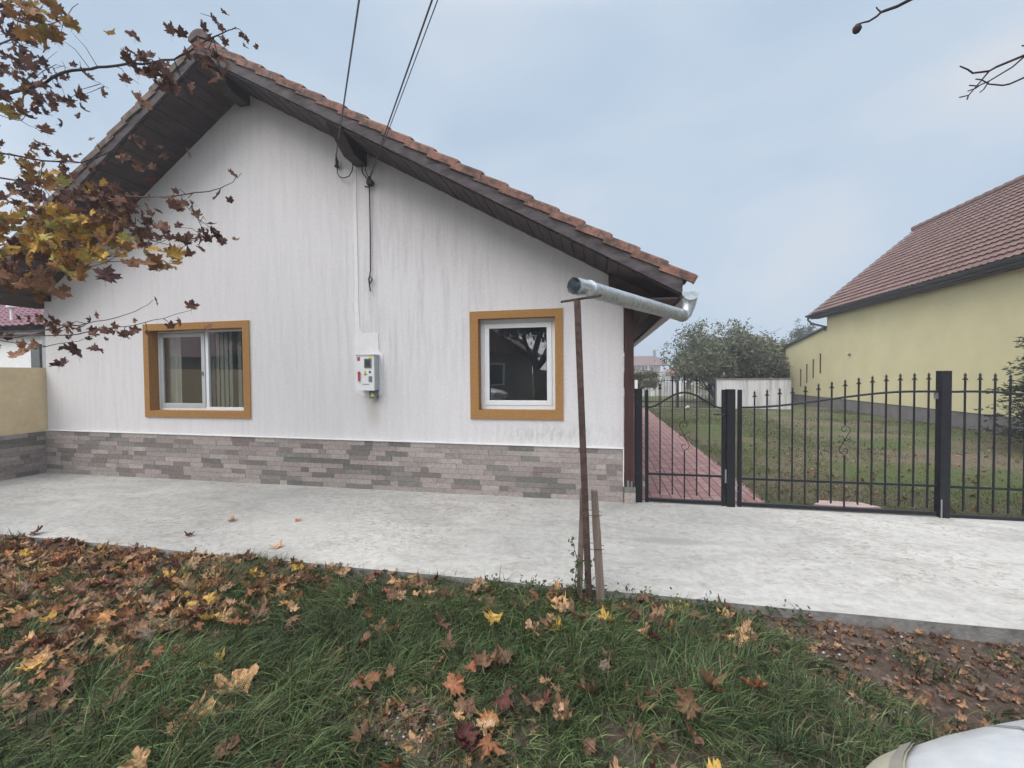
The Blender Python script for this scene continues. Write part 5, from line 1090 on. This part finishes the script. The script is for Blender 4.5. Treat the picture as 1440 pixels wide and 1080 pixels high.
def leaf_obj(x, y, z, k, s, tilt, label, group):
    v = rf_.randrange(6); key = (k, v)
    if key not in made:
        V, F, c = LM[key]; o = npmesh('fallen_leaf', V, F, c, M['leaf'], None, smooth=False); made[key] = o.data
    else: o = bpy.data.objects.new('fallen_leaf', made[key]); C.objects.link(o)
    o.location = (x, y, z); o.scale = (s, s, s); o.rotation_euler = (rf_.gauss(0, tilt), rf_.gauss(0, tilt), rf_.uniform(0, 6.28)); tag(o, label, 'leaf', group); return o
GRP = 'fallen maple leaves'
for x, y, k, s, l in ((-3.994, 3.944, 'tan', .07, 'small tan leaf lying alone on the slab below the left window'), (-3.274, 4.077, 'or', .06, 'small orange-brown leaf lying on the slab below the meter box'), (-2.964, 3.41, 'tan', .085, 'curled tan leaf near the slab edge, left of the middle'), (-4.048, 3.492, 'red', .06, 'small dark leaf on the slab close to the grass on the left'), (-5.66, 3.24, 'red', .10, 'dark curled leaf standing on the slab edge at the far left')):
    leaf_obj(x, y, .012 if s < .1 else .03, k, s, .15 if s < .1 else .6, l, GRP)
spots.sort(key=lambda q: -(q[3] / math.hypot(q[0], q[1]) + (1 if q[4] else 0)))
inview = lambda x, y: abs(math.degrees(math.atan2(x, y)) + 11.8) < 53 and y > 1.3
ind = [q for q in spots if inview(q[0], q[1])][:288]; ids = set(id(q) for q in ind)
where = lambda x, y: 'in the long grass' if x > -2 and x < 1.2 and y < 2.62 else ('on the leaf carpet at the left' if x <= -2 else ('among weeds beside the slab' if x < 1.2 else 'on the bare soil at the right'))
for x, y, k, s, h in ind:
    if h and k == 'tan': l = 'large pale tan maple leaf with a long stalk, flat on the grass' if y > 1.7 else 'largest pale tan maple leaf, lying in the lower left grass with a blade across it'
    else: l = FCOL[k][1] + ' maple leaf lying ' + where(x, y)
    leaf_obj(x, y, place(x, y, s, h), k, s, .3 if h else .42, l, GRP)
Vs, Fs, Cs = [], [], []; o_ = 0
def addstuff(x, y, z, k, s, tilt):
    global o_
    V, F, c = LM[(k, rf_.randrange(6))]; rot = np.array((Matrix.Rotation(rf_.uniform(0, 6.28), 3, 'Z') @ Matrix.Rotation(rf_.gauss(0, tilt), 3, 'X') @ Matrix.Rotation(rf_.gauss(0, tilt), 3, 'Y')))
    Vs.append(V * s @ rot.T + np.array((x, y, z))); Fs.append(F + o_); o_ += len(V); Cs.append(c * rf_.uniform(.8, 1.15))
for q in spots:
    if id(q) not in ids: addstuff(q[0], q[1], place(q[0], q[1], q[3], 0), q[2], q[3], .45)
for i in range(3600):    # crumbled brown leaf bits on the bare soil and in the gaps
    if i < 3100: x = rf_.uniform(.9, 4.4); y = rf_.uniform(1.2, 3.17)
    else: x = rf_.gauss(-.95, .3); y = rf_.gauss(1.85, .13)
    addstuff(x, y, gz(x, y) + rf_.uniform(.004, .02), rf_.choice(('litter', 'litter', 'brown', 'mauve', 'pink')), rf_.uniform(.014, .045), .5)
for i in range(500):
    x = rf_.uniform(2.1, 7.5); y = 5.65 + 5 * rf_.random() ** 1.3; addstuff(x, y, .02, rf_.choice(('brown', 'pink', 'mauve', 'brown', 'mauve')), rf_.uniform(.02, .06), .5)
o = npmesh('leaf_litter', np.concatenate(Vs), np.concatenate(Fs), np.concatenate(Cs), M['leaf'], None, smooth=False); tag(o, 'scattered brown leaf litter and crumbled leaf bits over soil and grass', 'leaf litter', kind='stuff')
# pebbles and crumbs
mb = MB()
for i in range(260):
    if i < 110: x, y = rf_.gauss(-.9, .22), rf_.gauss(1.82, .09)
    else: x, y = rf_.uniform(1.1, 4), rf_.uniform(1.5, 3.1)
    s = rf_.uniform(.003, .011); z = gz(x, y) + s * .5; mb.add([(x - s, y, z), (x, y - s, z), (x + s, y, z), (x, y + s, z), (x, y, z + s * .8), (x, y, z - s)], [(0, 1, 4), (1, 2, 4), (2, 3, 4), (3, 0, 4), (1, 0, 5), (2, 1, 5), (3, 2, 5), (0, 3, 5)])
tag(mb.build('gravel', M['stone']), 'tiny pale pebbles scattered over the bare soil', 'gravel', kind='stuff')
mb = MB(); mb.prism([(2.45, 5.62), (2.95, 5.60), (3.15, 5.64), (3.02, 5.80), (2.6, 5.82)], 'z', .0, .035); tag(mb.build('paving_slab', noisy('pinkish_concrete', (.36, .27, .25), .15, 14, .9)), 'broken pinkish slab lying behind the wide gate leaf', 'slab')

# ---------------------------------------------------------------- cars
def interp(t, T): 
    for (a, va), (b, vb) in zip(T[:-1], T[1:]):
        if t <= b: f = (t - a) / (b - a); f = f * f * (3 - 2 * f) * .35 + f * .65; return va + (vb - va) * f
    return T[-1][1]
CW = [(0, .40), (.03, .50), (.08, .60), (.15, .675), (.25, .745), (.4, .80), (.6, .845), (.9, .87), (1.6, .885), (3.2, .885), (3.9, .84), (4.15, .74), (4.22, .60)]
CT = [(0, .60), (.03, .66), (.08, .70), (.15, .73), (.3, .775), (.6, .83), (1.1, .90), (1.3, .93), (3.6, .97), (4.0, .94), (4.15, .85), (4.22, .62)]
SEC = [(1.0, .20, 0), (1.0, .30, 0), (1.0, .45, 0), (1.0, .60, 0), (.985, .80, 0), (.965, .90, 0), (.925, .965, 0), (.87, .992, 0), (.76, 1.01, .004), (.5, 1.03, .006), (.22, 1.04, .008), (0, 1.043, .008)]
def car(name, loc, rz, label, body, cat='car'):
    root = empty(name, loc, label, cat, rz=0)
    cr, sr = math.cos(rz), math.sin(rz)
    def W(p): return (loc[0] + p[0] * cr - p[1] * sr, loc[1] + p[0] * sr + p[1] * cr, loc[2] + p[2] * 1.14)
    def Sf(s, v):
        sg = 1 if v <= .5 else -1; t = (v * 2 if v <= .5 else (1 - v) * 2) * (len(SEC) - 1); i = min(len(SEC) - 2, int(t)); f = t - i
        a, b = SEC[i], SEC[i + 1]; w = a[0] + (b[0] - a[0]) * f; h = a[1] + (b[1] - a[1]) * f; hw = interp(s, CW); tp = interp(s, CT)
        return Vector((s + (.05 if h < .45 and s < .2 else 0), sg * hw * w, .2 + (tp - .2) * (h - .2) / .8))
    def patch(mb, s0, s1, v0, v1, off, nu=14, nv=14, slant=0):
        def fn(u, v):
            vv = v0 + (v1 - v0) * v; s = s0 + (s1 - s0) * u; s = max(0, s - (slant * max(0, (.5 - abs(.5 - vv)) - .2) / .17 if s > .1 else 0)); p = Sf(s, vv); e = 1e-3
            n = (Sf(min(4.2, s + e), vv) - Sf(max(0, s - e), vv)).cross(Sf(s, min(1, vv + e)) - Sf(s, max(0, vv - e)))
            if n.length > 0: n.normalize()
            if n.dot(p - Vector((2.1, 0, .3))) < 0: n = -n
            return W(p + n * off)
        mb.grid(fn, nu, nv)
    ss = [0, .015, .03, .055, .08, .115, .15, .2, .25, .32, .4, .5, .6, .75, .9, 1.1, 1.3, 1.6, 2, 2.4, 2.8, 3.2, 3.6, 3.9, 4.0, 4.15, 4.22]; nv = 44
    mb = MB(); vs = [W(Sf(s, j / nv)) for s in ss for j in range(nv + 1)]; mb.add(vs, [(i * (nv + 1) + j, (i + 1) * (nv + 1) + j, (i + 1) * (nv + 1) + j + 1, i * (nv + 1) + j + 1) for i in range(len(ss) - 1) for j in range(nv)])
    mb.add([vs[j] for j in range(nv + 1)], [tuple(range(nv + 1))]); mb.add([vs[(len(ss) - 1) * (nv + 1) + j] for j in range(nv + 1)], [tuple(range(nv + 1))])
    bd = mb.build('body', body, root, smooth=True, fix=True)
    # greenhouse
    prof = [(1.15, .90), (1.95, 1.42), (2.4, 1.475), (3.3, 1.45), (3.75, 1.30), (4.02, .95)]
    mb = MB(); vs = []
    for x, z in prof:
        tw_ = .78 - max(0, z - .9) * .33
        vs += [W((x, -tw_, z)), W((x, tw_, z)), W((x, .78, .93)), W((x, -.78, .93))]
    mb.add(vs, [(i * 4, i * 4 + 1, i * 4 + 5, i * 4 + 4) for i in range(5)] + [(i * 4 + 1, i * 4 + 2, i * 4 + 6, i * 4 + 5) for i in range(5)] + [(i * 4 + 3, i * 4, i * 4 + 4, i * 4 + 7) for i in range(5)])
    mb.build('windows', M['carglass'], root)
    mb = MB()
    mb.add([W(p) for p in ((1.9, -.62, 1.43), (1.9, .62, 1.43), (3.4, .6, 1.46), (3.4, -.6, 1.46), (2.4, -.6, 1.50), (2.4, .6, 1.50), (2.9, .6, 1.5), (2.9, -.6, 1.5))], [(0, 1, 5, 4), (4, 5, 6, 7), (7, 6, 2, 3)])
    for sg in (-1, 1):
        for a, b in (((1.15, .775, .91), (1.95, .62, 1.43)), ((2.5, .785, .94), (2.5, .60, 1.48)), ((3.45, .785, .95), (3.3, .60, 1.46)), ((4.02, .77, .95), (3.72, .65, 1.32))): mb.bar(W((a[0], sg * a[1], a[2])), W((b[0], sg * b[1], b[2])), .06, .04)
    mb.build('roof', body, root)
    for sg in (0, 1):
        va = lambda v: v if sg == 0 else 1 - v
        mb = MB(); patch(mb, .02, .43, va(.15), va(.37), .006, 26, 14, .22); hl = mb.build('headlight', M['lens'], root, smooth=True, fix=False)
        mb = MB(); patch(mb, .395, .425, va(.15), va(.37), .009, 3, 14, .22); mb.build('lens_rim', M['lensdark'], hl, smooth=True, fix=False)
        mb = MB(); patch(mb, .445, .453, va(.25), va(.5), .002, 2, 24, -.12); patch(mb, .5, 1.3, va(.255), va(.259), .002, 40, 2); mb.build('bonnet_gap', M['greyplastic'], root, smooth=True, fix=False)
        mb = MB(); mb.tube([W((1.35, (1 if sg == 0 else -1) * .87, .95)), W((1.38, (1 if sg == 0 else -1) * 1.0, 1.0))], [.05, .07], 10); mb.build('side_mirror', body, root, smooth=True)
        for xw in (.78, 3.42):
            yw_ = (1 if sg == 0 else -1); mb = MB(); mb.tube([W((xw, yw_ * .70, .275)), W((xw, yw_ * .895, .275))], .315, 28); wh = mb.build('wheel', M['rubber'], root, bevel=.02)
            mb = MB(); mb.tube([W((xw, yw_ * .88, .275)), W((xw, yw_ * .90, .275))], .2, 20); mb.build('rim', M['rim'], wh)
    mb = MB(); patch(mb, .0, .03, .42, .58, .004, 3, 12); mb.add([W(p) for p in ((-.008, -.32, .42), (-.008, .32, .42), (-.008, .32, .56), (-.008, -.32, .56))], [(0, 1, 2, 3)]); mb.build('grille', M['black'], root, fix=False)
    return root
car('parked_car', (.355, .385, -.1), 0, 'dusty silver car with a yellowed headlight, its nose poking in at the bottom right corner', M['silver'])
car('parked_car', (-4.3, -8.2, -.1), math.pi, 'white hatchback parked across the road, seen only mirrored in the right window', M['suvwhite'])
# across the road: what the panes mirror
oh = empty('opposite_house', (-7, -17, -.1), 'brick-brown house across the road mirrored in the window panes', 'house')
mb = MB(); mb.box(-15, -5.2, -22, -14, -.2, 3.0); mb.build('wall', noisy('dim_render', (.20, .17, .14), .15, 2), oh)
mb = MB(); mb.prism([(-16, 2.9), (-10.2, 6.6), (-4.2, 2.9)], 'y', -22.5, -13.4); mb.build('roof', M['tile2'], oh)
for x in (-13, -9.6, -7): mb = MB(); mb.box(x, x + 1.3, -13.99, -13.9, .9, 2.3); w_ = mb.build('window', M['white'], oh); mb = MB(); mb.box(x + .12, x + 1.18, -13.89, -13.87, 1.0, 2.2); mb.build('pane', M['screen'], w_)
ow = empty('opposite_fence', (-24, -10, -.1), 'brown board fence along the far side of the road', 'fence')
mb = MB(); [mb.box(-40 + i * .25, -39.78 + i * .25, -10.1 - .02 * (i % 2), -10, -.1, 1.9 + .08 * math.sin(i * 1.7)) for i in range(98)]; mb.box(-3.6, 12, -12.1, -12, -.1, 1.8); mb.build('boards', M['oldwood'], ow)
oh2 = empty('opposite_barn', (-25, -15, -.1), 'long brown-roofed building across the road to the left', 'house')
mb = MB(); mb.box(-34, -18, -20, -14, -.2, 3.1); mb.build('wall', noisy('tan_wall', (.28, .22, .17), .4, 2), oh2); mb = MB(); mb.prism([(-20.6, 3), (-17, 5.4), (-13.4, 3)], 'x', -35, -17.4); mb.build('roof', M['tile2'], oh2)
for i, (x, y, H_, W_, sd) in enumerate(((-3.2, -12.5, 7, 5, 3), (.5, -14, 8, 6, 4), (5.5, -15, 8.5, 6.5, 6), (-17, -12.5, 8, 5, 7), (-21.5, -11.5, 5.5, 5, 9))):
    tree('street_tree', (x, y, -.1), H_, W_, ('dark tree across the road nearest the opposite house', 'dark tall tree across the road, second from the opposite house', 'dark tall tree across the road beside the utility pole', 'dark tree across the road at the end of the board fence', 'smaller tree across the road in front of the long brown-roofed building')[i], seed=sd, cols=((.03, .035, .022), (.05, .045, .03)), n_leaf=30, lsize=.12, spread=.25, first=.26, trunk_r=.16, group='trees across the road')

# ---------------------------------------------------------------- light, sky, camera
SUN_EL, SUN_AZ = R(42), R(205)       # azimuth clockwise from +Y: behind the camera, to the left
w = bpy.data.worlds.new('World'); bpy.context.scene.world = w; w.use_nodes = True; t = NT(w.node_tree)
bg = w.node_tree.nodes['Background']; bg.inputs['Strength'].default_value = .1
sky = t.new('ShaderNodeTexSky', sky_type='NISHITA'); sky.sun_disc = False; sky.sun_elevation = SUN_EL; sky.sun_rotation = SUN_AZ; sky.dust_density = 4
tc = t.new('ShaderNodeTexCoord'); mp = t.new('ShaderNodeMapping', inp={'Vector': (tc, 'Generated')}); mp.inputs['Scale'].default_value = (1, 1, 2.2)
n1 = nz(t, mp, 1.9, 5, .45, .4)
cloud = ramp(t, n1, 'Fac', [(.36, (.50, .62, .77)), (.50, (.56, .68, .82)), (.68, (.70, .75, .82))])
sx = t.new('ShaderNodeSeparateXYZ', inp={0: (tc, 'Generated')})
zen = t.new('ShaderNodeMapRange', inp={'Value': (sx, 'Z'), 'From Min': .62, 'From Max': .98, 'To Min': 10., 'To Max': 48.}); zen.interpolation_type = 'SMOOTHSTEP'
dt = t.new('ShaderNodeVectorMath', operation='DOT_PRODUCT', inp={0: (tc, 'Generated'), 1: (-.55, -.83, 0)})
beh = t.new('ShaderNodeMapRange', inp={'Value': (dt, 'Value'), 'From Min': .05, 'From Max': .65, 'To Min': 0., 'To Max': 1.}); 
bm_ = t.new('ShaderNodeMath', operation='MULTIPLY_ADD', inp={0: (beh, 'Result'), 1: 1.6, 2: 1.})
ml = t.new('ShaderNodeMath', operation='MULTIPLY', inp={0: (zen, 'Result'), 1: (bm_, 'Value')})  # added sky brightness overhead and behind the camera, beyond the view, to light walls
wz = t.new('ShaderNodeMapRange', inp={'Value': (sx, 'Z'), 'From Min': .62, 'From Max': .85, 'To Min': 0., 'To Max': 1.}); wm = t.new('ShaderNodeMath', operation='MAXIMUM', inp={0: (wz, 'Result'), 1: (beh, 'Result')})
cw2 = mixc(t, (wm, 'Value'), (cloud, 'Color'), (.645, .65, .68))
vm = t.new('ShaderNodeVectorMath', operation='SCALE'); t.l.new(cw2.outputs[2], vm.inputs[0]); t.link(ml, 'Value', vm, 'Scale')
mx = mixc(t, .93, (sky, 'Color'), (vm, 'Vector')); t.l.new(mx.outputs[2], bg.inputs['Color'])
sun = bpy.data.lights.new('sun', 'SUN'); sun.energy = 1.6; sun.angle = R(35); sun.color = (1, .97, .93)
so = bpy.data.objects.new('sun', sun); C.objects.link(so)
dv = Vector((math.sin(SUN_AZ) * math.cos(SUN_EL), math.cos(SUN_AZ) * math.cos(SUN_EL), math.sin(SUN_EL))); so.rotation_euler = dv.to_track_quat('Z', 'Y').to_euler()
HAZE = .0035
if HAZE:
    mb = MB(); mb.box(-60, 60, -45, 135, -1.25, 12); m = bpy.data.materials.new('haze'); m.use_nodes = True; t = NT(m.node_tree); m.node_tree.nodes.clear()
    pv_ = t.new('ShaderNodeVolumePrincipled', inp={'Density': HAZE, 'Color': (.86, .9, .95, 1), 'Anisotropy': .2}); oo = t.new('ShaderNodeOutputMaterial'); t.link(pv_, 'Volume', oo, 'Volume')
    hz = mb.build('haze', m); tag(hz, 'thin damp autumn haze in the air', 'haze', kind='stuff')
cam = bpy.data.cameras.new('camera'); co = bpy.data.objects.new('camera', cam); C.objects.link(co); bpy.context.scene.camera = co
cam.sensor_fit = 'HORIZONTAL'; cam.sensor_width = 36; cam.lens = 36 * 600 / 1440; cam.clip_end = 3000; cam.clip_start = .05
yw_, pt, rl_ = R(11.83), R(1.327), R(.47)
fwd = Vector((-math.sin(yw_) * math.cos(pt), math.cos(yw_) * math.cos(pt), -math.sin(pt))); rt = Vector((math.cos(yw_), math.sin(yw_), 0)); dn = fwd.cross(rt)
r2 = rt * math.cos(rl_) + dn * math.sin(rl_); d2 = -rt * math.sin(rl_) + dn * math.cos(rl_)
co.matrix_world = Matrix(((r2.x, -d2.x, -fwd.x, 0), (r2.y, -d2.y, -fwd.y, 0), (r2.z, -d2.z, -fwd.z, CAMZ), (0, 0, 0, 1)))
sc = bpy.context.scene; sc.view_settings.view_transform = 'Standard'; sc.view_settings.look = 'None'; sc.view_settings.exposure = 0; sc.view_settings.gamma = 1
sc.cycles.max_bounces = 6; sc.cycles.transparent_max_bounces = 12; sc.cycles.volume_bounces = 0; sc.cycles.use_denoising = True
